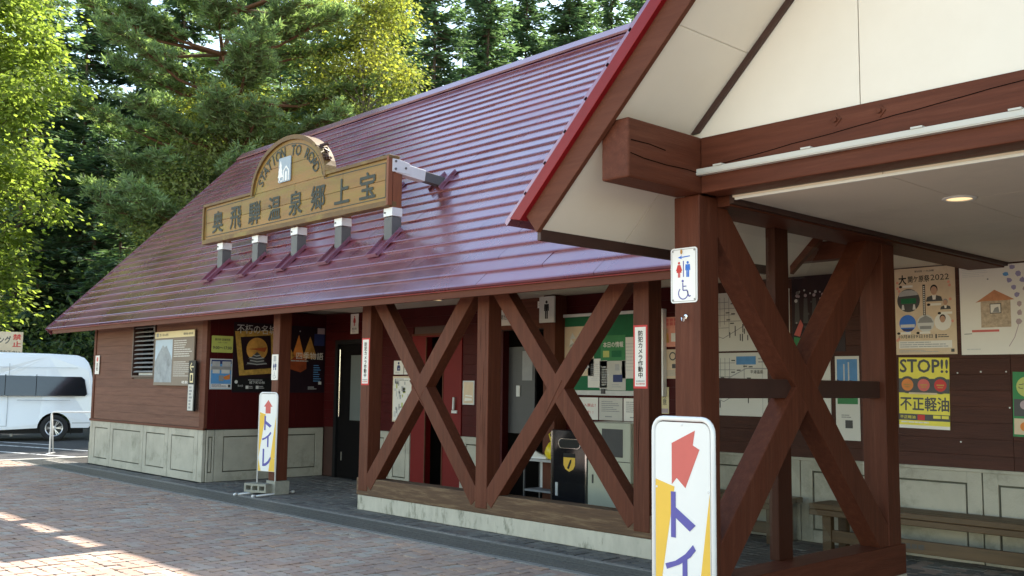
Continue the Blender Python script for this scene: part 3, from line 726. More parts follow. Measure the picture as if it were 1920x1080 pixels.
MB().box(-9.86, -9.66, BY+.093, BY+.0995, 1.62, 2.02).build('notice_sheet', 'grey', md)
MB().box(-9.14, -8.93, 9.06, BY-.001, .0, 2.72).build('pilaster', 'timber_z', bld, bevel=.005)
MB().box(-10.6, -9.14, BY-.05, BY-.001, 2.31, 2.72).build('lintel_board', 'timber_x', bld, bevel=.004)

# ================================================================== GABLED PORCH
por = empty('gabled_porch', (0, 0, 0), 'big gabled entrance porch with cream panels and dark brown timber posts', 'porch')
XR, XL = -3.555, -3.745
YF0, YF1, YB0, YB1 = 4.84, 5.03, 7.14, 7.33
for sgn in (1, -1):
    a, b = sorted((sgn*XL, sgn*XR))
    for y0, y1 in ((YF0, YF1), (YB0, YB1)):
        MB().box(a, b, y0, y1, .02, 2.712).build('post', 'timber_z', por, bevel=.007)
    a2, b2 = sorted((sgn*(XL-.02), sgn*(XR+.02)))
    MB().box(a2, b2, YF1-.05, YB1+.03, .18, .40).build('sill_beam', 'timber_y', por, bevel=.007)
    MB().box(a2+.01*0, b2, YF0-.02, YB1+.035, 0, .179).build('concrete_base', 'base_conc', por, bevel=.006)
    # bracing in the YZ plane
    def yz(y0, z0, y1, z1, x0, x1, wdt, name='brace', m='timber_z'):
        d = Vector((0, y1-y0, z1-z0)).normalized(); p = Vector((0, -d.z, d.y))*wdt/2
        A, C = Vector((0, y0, z0)), Vector((0, y1, z1))
        return MB().prism([((A-p).y, (A-p).z), ((C-p).y, (C-p).z), ((C+p).y, (C+p).z), ((A+p).y, (A+p).z)], lambda u, v, dd: (dd, u, v), *sorted((sgn*x0, sgn*x1))).build(name, m, por, bevel=.006)
    yz(4.98, 2.68, 7.18, .36, -3.715, -3.562, .20)
    yz(4.98, .40, 7.10, 2.70, -3.717, -3.564, .21)
    MB().box(*sorted((sgn*-3.70, sgn*-3.60)), YF1, YB0, 1.485, 1.61).build('cross_rail', 'dark_trim', por, bevel=.005)
    for y0, y1 in ((YF1+.002, 5.928), (6.102, YB0-.002)):
        for z0, z1 in ((.402, 1.483), (1.612, 2.65)):
            a, b = sorted((sgn*-3.752, sgn*-3.746)); MB().add([(a, y0, z0), (a, y1, z0), (a, y1, z1), (a, y0, z1)], [(0, 1, 2, 3)]).build('glass_pane', 'pane', por)
    MB().box(*sorted((sgn*-3.80, sgn*-3.725)), 5.93, 6.10, .40, 2.70).build('strut', 'strut_paint', por, bevel=.005)
    MB().box(*sorted((sgn*-3.79, sgn*-3.47)), YF1+.0, BY-.001, 2.655, 2.72).build('ceiling_trim', 'timber_y', por, bevel=.004)
    MB().box(*sorted((sgn*-3.47, sgn*-3.44)), YF1+.0, BY-.001, 2.668, 2.72).build('trim_edge', 'dark_trim', por)
    # side beam whose end stands out in front
    MB().box(*sorted((sgn*XL, sgn*(XR+.012))), 4.17, YF0+.03, 2.716, 3.06).build('side_beam', 'timber_y', por, bevel=.012)
    MB().box(*sorted((sgn*XL, sgn*XR)), YF0+.03, YB1, 2.735, 3.06).build('side_beam', 'timber_y', por, bevel=.006)
# front beam
MB().box(-3.54, 3.54, YF0-.005, YF0+.17, 2.715, 3.055).build('front_beam', 'timber_x', por, bevel=.008)
ck = MB()
pz = 2.86; px = -3.52
pts = []
while px < -1.2:
    pts.append((px, pz)); px += .12; pz += .0098+rnd.uniform(-.004, .004)
for (a, b), (c, d) in zip(pts[:-1], pts[1:]):
    ck.add([(a, YF0-.0065, b-.002), (c, YF0-.0065, d-.002), (c, YF0-.0065, d+.003), (a, YF0-.0065, b+.003)], [(0, 1, 2, 3)])
ck.build('timber_crack', 'crack', por)
ck = MB()
for pts in ([(4.19, 2.93), (4.35, 2.932), (4.5, 2.92)], [(4.185, 2.855), (4.3, 2.842), (4.5, 2.835), (4.7, 2.84), (4.83, 2.835)]):
    for (a, b), (c, d) in zip(pts[:-1], pts[1:]):
        ck.add([(XR+.0135, a, b-.003), (XR+.0135, c, d-.003), (XR+.0135, c, d+.003), (XR+.0135, a, b+.003)], [(0, 1, 2, 3)])
ck.build('timber_crack', 'crack', por)
for bx_ in (-2.65, -2.40):
    MB().prism([(-.035, 0), (0, -.035), (.035, 0), (0, .035)], lambda a, c, d: (bx_+a, d, 2.995+c), YF0-.011, YF0-.004).lathe([(0, .02), (.014, .018), (.016, .006)], 8, lambda x, y, z: (bx_+x, YF0-.006-z, 2.995+y)).build('bolt', 'timber_x', por)
# conduit on the beam
cd = MB().box(-3.60, 3.4, YF0-.044, YF0-.006, 2.818, 2.856)
cd.box(-3.60, 3.4, YF0-.048, YF0-.0445, 2.824, 2.834)
cd.build('conduit', 'tube', por, bevel=.005)
for x_ in (-3.42, -2.84, -2.22, -1.75): MB().box(x_, x_+.06, YF0-.05, YF0-.006, 2.8565, 2.866).build('conduit_clip', 'tube', por)
# sloping underside
SP = .985
def zs(x): return 3.174 + SP*(-abs(x)+3.53)
def soffit(x0, x1, y0, y1, m, dz, t=.01):
    return MB().add([(x0, y0, zs(x0)+dz), (x1, y0, zs(x1)+dz), (x1, y1, zs(x1)+dz), (x0, y1, zs(x0)+dz), (x0, y0, zs(x0)+dz+t), (x1, y0, zs(x1)+dz+t), (x1, y1, zs(x1)+dz+t), (x0, y1, zs(x0)+dz+t)],
                    [(3, 2, 1, 0), (4, 5, 6, 7), (0, 1, 5, 4), (1, 2, 6, 5), (2, 3, 7, 6), (3, 0, 4, 7)])
for sgn in (1, -1):
    for x0, x1 in ((-4.226, -3.2), (-3.2, -2.1), (-2.1, -1.0), (-1.0, 0)):
        spans = ((4.162, 4.93), (4.93, 5.9), (5.9, 7.0)) if x0 < -4 else ((4.162, 4.86),)
        for y0, y1 in spans:
            a, b = (x0, x1) if sgn > 0 else (-x1, -x0)
            soffit(a+.003, b-.003, y0+.003, y1-.003, 'panel', 0).build('soffit_panel', 'panel', por)
    a, b = (-4.226, 0) if sgn > 0 else (0, 4.226)
    soffit(a, b, 4.162, 4.9, 'joint', .014).build('soffit_backing', 'joint', por)
    a, b = (-4.226, -3.2) if sgn > 0 else (3.2, 4.226)
    soffit(a, b, 4.9, 7.0, 'joint', .014).build('soffit_backing', 'joint', por)
    # rake board, red edge, eave board, trim where soffit meets the gable wall
    X = lambda v: v*sgn
    def rk(pts, y0, y1, name, m, bev=.004):
        return MB().prism([(X(p[0]), p[1]) for p in (pts if sgn > 0 else pts[::-1])], lambda u, v, d: (u, d, v), y0, y1).build(name, m, por, bevel=bev)
    lz = lambda x: 2.469+.966*(x+4.228)
    rk([(-4.228, lz(-4.228)), (0, lz(0)), (0, lz(0)+.235), (-4.323, lz(-4.323)+.205)], 4.125, 4.16, 'rake_board', 'fascia')
    rk([(-4.338, lz(-4.338)+.19), (0, lz(0)+.237), (0, lz(0)+.335), (-4.43, lz(-4.43)+.295)], 4.09, 4.159, 'rake_flashing', 'red_trim', .003)
    MB().box(*sorted((X(-4.258), X(-4.228))), 4.162, 6.62, 2.425, 2.50).build('eave_board', 'dark_trim', por, bevel=.003)
    wz = lambda x: zs(x)
    rk([(-3.56, zs(-3.56)-.055), (0, zs(0)-.055), (0, zs(0)-.002), (-3.615, zs(-3.615)-.002)], 4.835, 4.858, 'gable_trim', 'dark_trim', .002)
    # outer covering of the porch roof, stepped like the main one
    cv = MB(); n = 27; L = 4.468*math.hypot(1, .98)/n
    tx, tz = 1/math.hypot(1, .98), .98/math.hypot(1, .98)
    for c in range(n):
        s0 = c*L
        def P(s, h, y):
            x = -4.468+s*tx-h*tz; zz = lz(-4.468)+.318+s*tz+h*tx
            return (X(x), y, zz)
        y1 = max(6.7, YE+(lz(-4.468)+.35+s0*tz-ZE)/SL+.1)
        cv.prism([(-.012, -.02), (-.012, .006), (.006, .013), (L+.01, .002), (L+.01, -.02)], lambda a, e, d: P(s0+a, e, d), 4.098, y1)
    tag(cv.build('porch_roof_courses', 'red_roof', por), kind='stuff')
# gable wall panels
for x0, x1 in ((-3.645, -2.52), (-2.52, -.70), (-.70, .70), (.70, 2.52), (2.52, 3.645)):
    MB().prism([(x0+.003, 3.05), (x1-.003, 3.05), (x1-.003, max(zs(x1)+.01, 3.06)), (x0+.003, max(zs(x0)+.01, 3.06))] if x0*x1 > 0 else [(x0+.003, 3.05), (x1-.003, 3.05), (x1-.003, zs(x1)), (0, zs(0)), (x0+.003, zs(x0))],
               lambda u, v, d: (u, d, v), 4.86, 4.874).build('gable_panel', 'panel', por)
MB().prism([(-3.5, 3.05), (3.5, 3.05), (3.5, 3.06), (0, zs(0)), (-3.5, 3.06)], lambda u, v, d: (u, d, v), 4.878, 4.92).build('gable_backing', 'joint', por)
# porch ceiling
for x0, x1 in ((-3.44, -2.48), (-2.48, -.66), (-.66, 1.16), (1.16, 3.44)):
    for y0, y1 in ((5.01, 6.0), (6.0, 6.98), (6.98, 7.9), (7.9, BY)):
        MB().box(x0+.003, x1-.003, y0+.003, y1-.003, 2.70, 2.712).build('ceiling_panel', 'ceiling', por)
MB().box(-3.44, 3.44, 5.01, BY, 2.716, 2.73).build('ceiling_backing', 'joint', por)
MB().box(-3.42, 3.42, 5.012, 5.03, 2.684, 2.699).build('ceiling_edge', 'white', por)
# diagonal board where the porch eave meets the main eave, seen through the side frame
MB().prism([(-4.2, 2.45), (-3.62, 2.99), (-3.62, 3.08), (-4.2, 2.53)], lambda u, v, d: (u, d, v), 6.9, 6.95).build('valley_board', 'timber_x', por)

# ================================================================== NAME BOARD ON THE ROOF
sg = empty('roof_sign', (-12.8, 7.35, 3.35), 'long yellow wooden name board with an arched top standing on the roof', 'sign')
SX0, SX1, SZ0, SZ1, SY = -15.40, -10.25, 3.885, 4.435, 7.34
W0 = Vector((-12.8, 7.35, 3.35))
def sgb(b, name, m, bev=0, parent=None):
    o = b.build(name, m, None, bev)
    p = parent or sg; o.parent = p; o.matrix_parent_inverse = Matrix.Translation(-W0) if p is sg else Matrix()
    return o
ACX, AR, AH = -12.76, 1.03, .715
def arch(rx, rz, n=28, z0=SZ1): return [(ACX+rx*math.cos(math.pi*k/n), z0-.02+rz*math.sin(math.pi*k/n)) for k in range(n+1)]
cuts = [SX0, -14.15, -12.55, -11.3, SX1]
zc = (SZ0+SZ1)/2
for k in range(4):
    for z0, z1 in ((SZ0, zc), (zc, SZ1)):
        sgb(MB().box(cuts[k]+.002, cuts[k+1]-.002, SY, SY+.05, z0+.002, z1-.002), 'board', 'sign_wood', .003)
A = arch(AR-.02, AH-.02)
mid = [p for p in A if p[1] > SZ1+.3]
lo = [(ACX+(AR-.02)*math.sqrt(max(0, 1-((.34)/(AH-.02))**2)), SZ1+.32)]
xx = lo[0][0]-ACX
sgb(MB().prism([(ACX+AR-.02, SZ1+.002)] + [p for p in A if p[0] > ACX and SZ1+.002 < p[1] < SZ1+.318] + [(ACX+xx, SZ1+.318), (ACX-xx, SZ1+.318)] + [p for p in A if p[0] < ACX and SZ1+.002 < p[1] < SZ1+.318] + [(ACX-AR+.02, SZ1+.002)], lambda u, v, d: (u, d, v), SY, SY+.05), 'arch_board', 'sign_wood', .002)
sgb(MB().prism([(ACX+xx, SZ1+.322)] + [p for p in A if p[1] > SZ1+.322] + [(ACX-xx, SZ1+.322)], lambda u, v, d: (u, d, v), SY, SY+.05), 'arch_board', 'sign_wood', .002)
rim = MB()
n = 28
o_, i_ = arch(AR+.035, AH+.045), arch(AR-.02, AH-.02)
for k in range(n):
    q = [i_[k], o_[k], o_[k+1], i_[k+1]]
    rim.prism(q, lambda u, v, d: (u, d, v), SY-.035, SY+.16)
sgb(rim, 'arch_rim', 'sign_rim')
sgb(MB().box(SX0-.03, ACX-AR, SY-.03, SY+.14, SZ1-.002, SZ1+.045), 'top_rail', 'sign_rim', .006); sgb(MB().box(ACX+AR, SX1+.05, SY-.03, SY+.14, SZ1-.002, SZ1+.045), 'top_rail', 'sign_rim', .006)
sgb(MB().box(SX0-.03, SX1+.03, SY-.03, SY+.12, SZ0-.07, SZ0), 'bottom_rail', 'sign_rim', .006)
sgb(MB().box(SX0-.05, SX0, SY-.03, SY+.12, SZ0, SZ1), 'end_rail', 'sign_rim', .005)
sgb(MB().box(SX1, SX1+.045, SY-.032, SY+.04, SZ0-.06, SZ1+.03), 'end_rail', 'sign_post', .005)
# rotten notch on the arch and shabby top edge
b = MB()
for k in range(26):
    t = R(rnd.uniform(18, 42)); rr = rnd.uniform(.99, 1.06)
    x, z = ACX+(AR+.01)*rr*math.cos(t), SZ1-.02+(AH+.02)*rr*math.sin(t); s_ = rnd.uniform(.012, .04)
    b.beam((x-s_, SY-.037+rnd.uniform(0, .15), z), (x+s_, SY-.03+rnd.uniform(0, .15), z+rnd.uniform(-.04, .04)), s_, s_*.7, (0, 1, 0))
for k in range(14):
    x = rnd.uniform(-11.2, -10.3); s_ = rnd.uniform(.02, .06)
    b.beam((x-s_*2, SY-.01+rnd.uniform(0, .12), SZ1+.045), (x+s_*2, SY+rnd.uniform(0, .12), SZ1+.05), s_, s_*.5, (0, 1, 0))
tag(sgb(b, 'rotten_wood', 'dark_trim'), kind='stuff')
# thin inlaid border
def frame_line(pts, wd=.012):
    b = MB()
    for (a, c), (e, g) in zip(pts[:-1], pts[1:]):
        d = Vector((e-a, 0, g-c)).normalized(); p = Vector((-d.z, 0, d.x))*wd/2
        b.prism([(a-p.x, c-p.z), (e-p.x, g-p.z), (e+p.x, g+p.z), (a+p.x, c+p.z)], lambda u, v, dd: (u, dd, v), SY-.003, SY-.0005)
    return b
bl = [(SX0+.05, SZ1-.05), (SX0+.05, SZ0+.05), (SX1-.05, SZ0+.05), (SX1-.05, SZ1-.05), (ACX+AR-.03, SZ1-.04)] + arch(AR-.09, AH-.08)[1:-1] + [(ACX-AR+.03, SZ1-.04), (SX0+.05, SZ1-.05)]
sgb(frame_line(bl), 'border_line', 'ink_green')
# carved lettering
def letters(body, x0, x1, z0, z1, bold=.03, y=SY):
    v, f = text_geo(body, bold); mn, mx = v.min(0), v.max(0)
    k = ((x1-x0)/(mx[0]-mn[0]), (z1-z0)/(mx[1]-mn[1]))
    b = MB(); m_ = len(v)
    P = [(x0+(a-mn[0])*k[0], y-.008-e*3, z0+(c-mn[1])*k[1]) for a, c, e in v]
    b.add(P, f); return b
kan = '奥飛騨温泉郷上宝'
for i, ch in enumerate(kan):
    xc = -14.93+i*.604; hw = .185
    z0, z1 = 3.965, 4.325
    if ch == '上': z0, z1 = 3.98, 4.325
    sgb(letters(ch, xc-hw, xc+hw, z0, z1, .022), 'carved_letter', 'ink_green')
txt = 'STATION TO ROAD'
for i, ch in enumerate(txt):
    if ch == ' ': continue
    t = R(162-i*(143/(len(txt)-1)))
    v, f = text_geo(ch, .02); mn, mx = v.min(0), v.max(0); c0 = (mn+mx)/2; k = .158/.7
    ra, rb = AR-.205, AH-.178
    px, pz = ACX+ra*math.cos(t), SZ1-.02+rb*math.sin(t)
    tang = Vector((ra*math.sin(t), -rb*math.cos(t))).normalized(); nr = Vector((-tang.y, tang.x))
    b = MB(); b.add([(px+tang.x*(a-c0[0])*k*.9+nr.x*(c-c0[1])*k, SY-.008-e*3, pz+tang.y*(a-c0[0])*k*.9+nr.y*(c-c0[1])*k) for a, c, e in v], f)
    sgb(b, 'carved_letter', 'ink_green')
# emblem plate: tree and house
ep = sgb(MB().prism(rrect(-13.00, 4.50, -12.66, 4.87, .02), lambda u, v, d: (u, d, v), SY-.022, SY-.008), 'emblem_plate', 'emblem_grey')
em = MB()
em.prism([(-13.00, 4.577), (-12.975, 4.577), (-12.975, 4.517), (-12.945, 4.517), (-12.945, 4.577), (-12.86, 4.577), (-12.905, 4.663), (-12.885, 4.663), (-12.92, 4.741), (-12.905, 4.741), (-12.94, 4.835), (-12.975, 4.741), (-12.96, 4.741), (-13.00, 4.663), (-12.98, 4.663), (-13.01, 4.577)], lambda u, v, d: (u, d, v), SY-.026, SY-.0225)
for q in ([(-12.865, 4.517), (-12.84, 4.517), (-12.84, 4.659), (-12.78, 4.711), (-12.72, 4.659), (-12.72, 4.517), (-12.695, 4.517), (-12.695, 4.668), (-12.78, 4.741), (-12.865, 4.668)],
          [(-12.805, 4.517), (-12.755, 4.517), (-12.755, 4.638), (-12.78, 4.659), (-12.805, 4.638)]):
    em.prism(q, lambda u, v, d: (u, d, v), SY-.026, SY-.0225)
em.box(-13.0, -12.88, SY-.026, SY-.0225, 4.513, 4.530)
o = em.build('emblem', 'white', ep)
# posts, caps, bases, struts
for k in range(5):
    xc = -14.93+k*1.156
    zb = ZE+SL*(7.43-YE)
    sgb(MB().box(xc-.085, xc+.085, SY+.055, SY+.20, SZ0-.17, SZ1-.02), 'sign_upright', 'sign_post', .004)
    sgb(MB().box(xc-.093, xc+.093, SY+.045, SY+.21, SZ0-.19, SZ0-.08), 'bracket_sleeve', 'steel', .004)
    sgb(MB().box(xc-.085, xc+.085, SY+.052, SY+.203, zb-.12, SZ0-.20), 'bracket_post', 'bracket', .004)
    sgb(MB().lathe([(0, .008), (.014, .008), (.014, 0)], 8, lambda x, y, z: (xc-.06+x, SY+.0445-z, SZ0-.14+y)), 'bolt', 'bracket')
    p0, p1 = roof_pt(0, .80), roof_pt(0, 1.32)
    fb = MB()
    for s0, s1, h0, h1, xa, xb in ((.80, 1.34, .02, .034, -.13, .13), (.80, 1.34, .034, .07, .105, .116), (.80, 1.34, .034, .07, -.116, -.105), (.80, .812, .034, .07, -.116, .116)):
        fb.prism([(s0, h0), (s1, h0), (s1, h1), (s0, h1)], lambda a, c, d: roof_pt(d, a, c), xc+xa, xc+xb)
    sgb(fb, 'base_flange', 'red_roof', .003)
    # strut from the sign top back to the roof
    a, c = Vector((xc+.03, SY+.10, SZ1-.10)), roof_pt(xc+.03, 2.36, .02)
    m1 = a.lerp(c, .58)
    sgb(MB().beam(a, m1, .13, .15, (1, 0, 0)), 'strut_sleeve', 'steel', .006)
    sgb(MB().beam(m1, c, .11, .13, (1, 0, 0)), 'strut', 'bracket', .004)
    sgb(MB().prism([(-.02, -.14), (.26, -.14), (.26, .0), (-.02, .05)], lambda u, v, d: Vector((xc+.03+d, SY-.0, SZ1-.10)) + Vector((0, u+.05, v+.07)), .066, .074), 'gusset_plate', 'steel', .003)
    for (dy, dz) in ((.08, .07), (.08, -.03), (.24, .0)):
        sgb(MB().lathe([(0, .012), (.016, .01), (.016, 0)], 8, lambda x, y, z: (xc+.104+z, SY+dy+x, SZ1-.10+dz+y)), 'bolt', 'bracket')
    fb = MB()
    for s0, s1, h0, h1, xa, xb in ((2.18, 2.58, .02, .032, -.13, .13), (2.18, 2.58, .032, .075, .105, .117), (2.18, 2.58, .032, .075, -.117, -.105)):
        fb.prism([(s0, h0), (s1, h0), (s1, h1), (s0, h1)], lambda q, e, d: roof_pt(d, q, e), xc+.03+xa, xc+.03+xb)
    sgb(fb, 'base_flange', 'red_roof', .003)

# ================================================================== PLATES AND POSTERS
def P(*a, **k): return Sheet(*a, **k)
# --- left wall
s = P('plate', 'small white vertical plate with red mark on the left wall corner', 'sign', (-19.31, 7.112, 1.68), XA, FR, .2, .35, 'paper', t=.006)
s.disc('print', 'coral', .1, .28, .045, z=1).text('lettering', 'charcoal', '禁煙', .06, .06, .14, .21, vertical=True).done()
s = P('information_board', 'brown information board with a grey mountain photograph beside the louvred window', 'board', (-16.56, 7.10, 1.49), XA, FR, 1.5, .90, 'brown_print', t=.02)
s.rect('print', 'cream_print', 0.0, .79, 1.5, .895).rect('print', 'grey', .05, .81, .14, .875, 2).text('lettering', 'charcoal', '笠ヶ岳の自然', .18, .82, .52, .865, 2).text('lettering', 'charcoal', '環境省 岐阜県', 1.1, .82, 1.45, .86, 2)
s.rect('photograph', 'photo_sky', .03, .05, .70, .76).poly('photograph', 'photo_grey', [(.03, .05), (.70, .05), (.70, .42), (.64, .50), (.55, .58), (.47, .66), (.40, .63), (.33, .67), (.25, .60), (.16, .53), (.10, .46), (.03, .40)], 2)
s.lines('lettering', 'paper_grey', .76, .46, 1.46, .75, 8, seed=3).lines('lettering', 'paper_grey', .76, .14, 1.46, .40, 8, seed=4, frac=.35).text('lettering', 'paper', '岐阜県', 1.1, .03, 1.42, .08).done()
s = P('direction_plate', 'tall narrow black and white arrow plate at the end of the brown wall', 'sign', (-15.15, 7.075, 1.09), XA, FR, .235, .80, 'black', t=.03)
s.rect('print', 'paper_grey', .01, .01, .20, .42).rect('print', 'cream_print', .06, .45, .17, .60).rect('print', 'black', .085, .475, .145, .575, 2)
s.line('print', 'cream_print', [(.18, .70), (.05, .70)], .02).line('print', 'cream_print', [(.11, .76), (.05, .70), (.11, .64)], .02).lines('print', 'grey', .05, .03, .16, .40, 7, frac=.6, z=2, seed=9).done()
# --- recess side wall
s = P('hours_plate', 'pale lime plate with opening hours on the recess wall', 'sign', (SWX, 7.19, 2.02), SU, SN, .36, .265, 'lime', t=.008, radius=.015)
s.text('lettering', 'charcoal', '案内所 営業時間', .05, .185, .31, .225).text('lettering', 'charcoal', '（4月〜11月）', .10, .145, .26, .17).text('lettering', 'charcoal', '9:00〜17:00', .02, .05, .34, .10, bold=.025).done()
s = P('poster', 'small blue framed notice below the lime hours plate', 'poster', (SWX, 7.18, 1.44), SU, SN, .375, .48, 'lightgrey', t=.006)
s.rect('print', 'skyblue', .015, .015, .36, .465).rect('print', 'navy', .015, .40, .36, .465, 2).rect('print', 'midgrey', .03, .36, .16, .44, 3).rect('print', 'midgrey', .20, .36, .345, .44, 3)
s.rect('print', 'grey', .015, .30, .36, .36, 2).rect('print', 'lightgrey', .04, .25, .16, .31, 3).rect('print', 'lightgrey', .19, .25, .33, .31, 3).poly('print', 'orange', [(.20, .19), (.34, .24), (.34, .16), (.26, .15)], 2).rect('print', 'grey', .15, .13, .23, .22, 3)
s.rect('print', 'paper', .02, .02, .355, .085, 2).lines('print', 'navy', .03, .03, .30, .08, 3, z=3).rect('print', 'charcoal', .31, .03, .35, .075, 3).done()
s = P('poster', 'dark poster with a golden picture frame and orange moon over a castle', 'poster', (SWX, 7.56, 1.39), SU, SN, .80, 1.13, 'night', t=.005)
fp = [(.02, .98), (.76, 1.02), (.80, .32), (.12, .27)]; ip = [(.12, .89), (.66, .94), (.70, .40), (.20, .36)]
for k in range(4):
    s.poly('print', 'gold', [fp[k], fp[(k+1) % 4], ip[(k+1) % 4], ip[k]][::-1])
s.poly('print', 'night', ip[::-1], 1).disc('print', 'moon', .42, .70, .19, .19, z=2, n=28).poly('print', 'ember', [(.24, .70), (.60, .74), (.56, .66), (.40, .69)], 3)
cas = [(.22, .44), (.62, .46), (.58, .50), (.55, .50), (.53, .535), (.58, .55), (.50, .58), (.47, .62), (.42, .66), (.38, .62), (.33, .58), (.26, .55), (.31, .52), (.28, .49)]
s.poly('print', 'charcoal', cas, 4)
for y_, a_, b_ in ((.455, .25, .60), (.50, .30, .55), (.548, .29, .54), (.59, .35, .48)): s.line('print', 'midgrey', [(a_, y_+.02), ((a_+b_)/2, y_), (b_, y_+.018)], .014, 5)
s.text('lettering', 'lightgrey', '不朽の名城', .05, .95, .95*.8, 1.10, 6, bold=-.012).rect('print', 'black', .02, .02, .80, .24, 2).disc('print', 'lightgrey', .07, .17, .028, z=3).text('lettering', 'lightgrey', '城下町の秋', .30, .14, .58, .185, 3)
s.lines('lettering', 'midgrey', .28, .19, .7, .215, 1, z=3).rect('print', 'lightgrey', .24, .06, .29, .11, 3).rect('print', 'lightgrey', .42, .06, .47, .11, 3).lines('lettering', 'midgrey', .30, .06, .40, .11, 2, z=3).lines('lettering', 'midgrey', .48, .06, .6, .11, 2, z=3).text('lettering', 'midgrey', '秋の旅', .10, .09, .19, .125, 3).done()
s = P('poster', 'dark poster with orange paper cone shapes beside the black door', 'poster', (SWX, 8.55, 1.39), SU, SN, .72, 1.12, 'night', t=.005)
s.rect('print', 'ember', .02, .34, .36, .60).poly('print', 'moon', [(.02, .52), (.02, .78), (.13, .60)], 2).poly('print', 'orange', [(.08, .60), (.20, .97), (.31, .60)], 2).poly('print', 'moon', [(.28, .58), (.42, .95), (.55, .62), (.52, .57)], 3)
s.poly('print', 'night', [(.02, .30), (.02, .40), (.25, .34), (.45, .45), (.45, .30)], 2).text('lettering', 'paper', '四季物語', .16, .56, .68, .68, 5, bold=.0).lines('lettering', 'midgrey', .06, .52, .6, .545, 1, z=5, frac=.7).lines('lettering', 'skyblue', .50, .18, .66, .48, 8, z=4, frac=.35)
s.rect('print', 'navy', .50, .80, .70, 1.0, 2).rect('print', 'mauve', .56, 1.0, .70, 1.10, 2).rect('print', 'lightgrey', .60, .14, .66, .19, 4).lines('lettering', 'midgrey', .40, .05, .6, .11, 2, z=4).disc('print', 'lightgrey', .22, 1.03, .012, z=3).done()
# --- back wall plates, left to right
s = P('pictogram_plate', 'white plate with a red woman figure above the dark door', 'sign', (-13.92, BY, 2.375), XA, FR, .225, .33, 'paper', t=.006)
pic_person(s, 'pictogram', 'red', .112, .13, .17, True); s.text('lettering', 'charcoal', '婦人用', .05, .065, .175, .10).lines('lettering', 'midgrey', .05, .02, .175, .055, 2).done()
s = P('pictogram_plate', 'white plate with a navy ostomate figure above the tactile map', 'sign', (-12.68, BY, 1.70), XA, FR, .25, .215, 'paper', t=.006)
s.disc('pictogram', 'navy', .125, .175, .022).poly('pictogram', 'navy', [(.085, .06), (.165, .06), (.165, .12), (.15, .145), (.10, .145), (.085, .12)]).disc('pictogram', 'lightgrey', .135, .09, .012, z=2).lines('lettering', 'midgrey', .04, .015, .2, .045, 2).done()
s = P('pictogram_plate', 'small white plate half hidden by the brace beside the ostomate plate', 'sign', (-12.41, BY, 1.70), XA, FR, .20, .215, 'paper', t=.006); s.lines('lettering', 'midgrey', .03, .03, .17, .18, 5).done()
s = P('floor_map', 'tall yellowish floor map sheet left of the red door', 'map', (-12.70, BY, .97), XA, FR, .50, .705, 'paper_warm', t=.005)
s.rect('print', 'paper', .02, .02, .48, .68)
g = random.Random(5)
for k in range(26):
    x, y = g.uniform(.04, .40), g.uniform(.05, .60); s.rect('print', g.choice(['midgrey', 'lightgrey', 'lime', 'midgrey']), x, y, x+g.uniform(.02, .07), y+g.uniform(.02, .09), 2)
s.lines('lettering', 'grey', .05, .63, .44, .67, 2, z=2).done()
s = P('framed_notice', 'pale framed paper notice on the wall right of the red door', 'notice', (-10.99, BY, 1.27), XA, FR, .25, .34, 'lightgrey', t=.012)
s.rect('print', 'paper_warm', .02, .02, .23, .32).poly('print', 'paper', [(.04, .05), (.21, .06), (.20, .09), (.05, .10)], 2).poly('print', 'paper', [(.05, .12), (.21, .11), (.21, .13), (.07, .14)], 2).done()
s = P('notice', 'small white notice on the lintel over the grey entrance', 'notice', (-10.2, BY-.05, 2.37), XA, FR, .3, .22, 'paper', t=.006); s.text('lettering', 'charcoal', '男性用', .05, .08, .25, .15).done()
s = P('notice', 'tiny white card on the lintel left of the man figure sign', 'notice', (-9.42, BY-.05, 2.58), XA, FR, .13, .09, 'paper', t=.004); s.lines('lettering', 'midgrey', .02, .02, .11, .07, 2).done()
s = P('pictogram_sign', 'pale box sign with a black man figure on the pilaster', 'sign', (-9.16, 9.03, 2.36), XA, FR, .27, .34, 'lightgrey', t=.03, bevel=.004)
pic_person(s, 'pictogram', 'black', .135, .05, .24); s.done()
# --- green notice board with its sheets
nb = empty('notice_board', (-8.14, BY, 1.44), 'green felt notice board with a white aluminium frame', 'notice board')
def nbb(b, name, m, bev=0):
    o = b.build(name, m, nb, bev); o.matrix_parent_inverse = Matrix.Translation((8.14, -BY, -1.44)); return o
BX0, BX1 = -9.07, -7.30
nbb(MB().box(BX0+.03, BX1-.03, BY-.035, BY-.001, 1.50, 2.43), 'felt_panel', 'green')
nbb(MB().box(BX0, BX1, BY-.07, BY-.001, 2.43, 2.47).box(BX0, BX0+.035, BY-.07, BY-.001, 1.44, 2.43).box(BX1-.035, BX1, BY-.07, BY-.001, 1.44, 2.43), 'board_frame', 'white_gloss', .006)
nbb(MB().box(BX0+.035, BX1-.035, BY-.07, BY-.001, 1.44, 1.50), 'bottom_rail', 'lightgrey', .005)
nbb(MB().box(-8.26, -8.20, BY-.085, BY-.07, 1.46, 1.52), 'lock', 'charcoal')
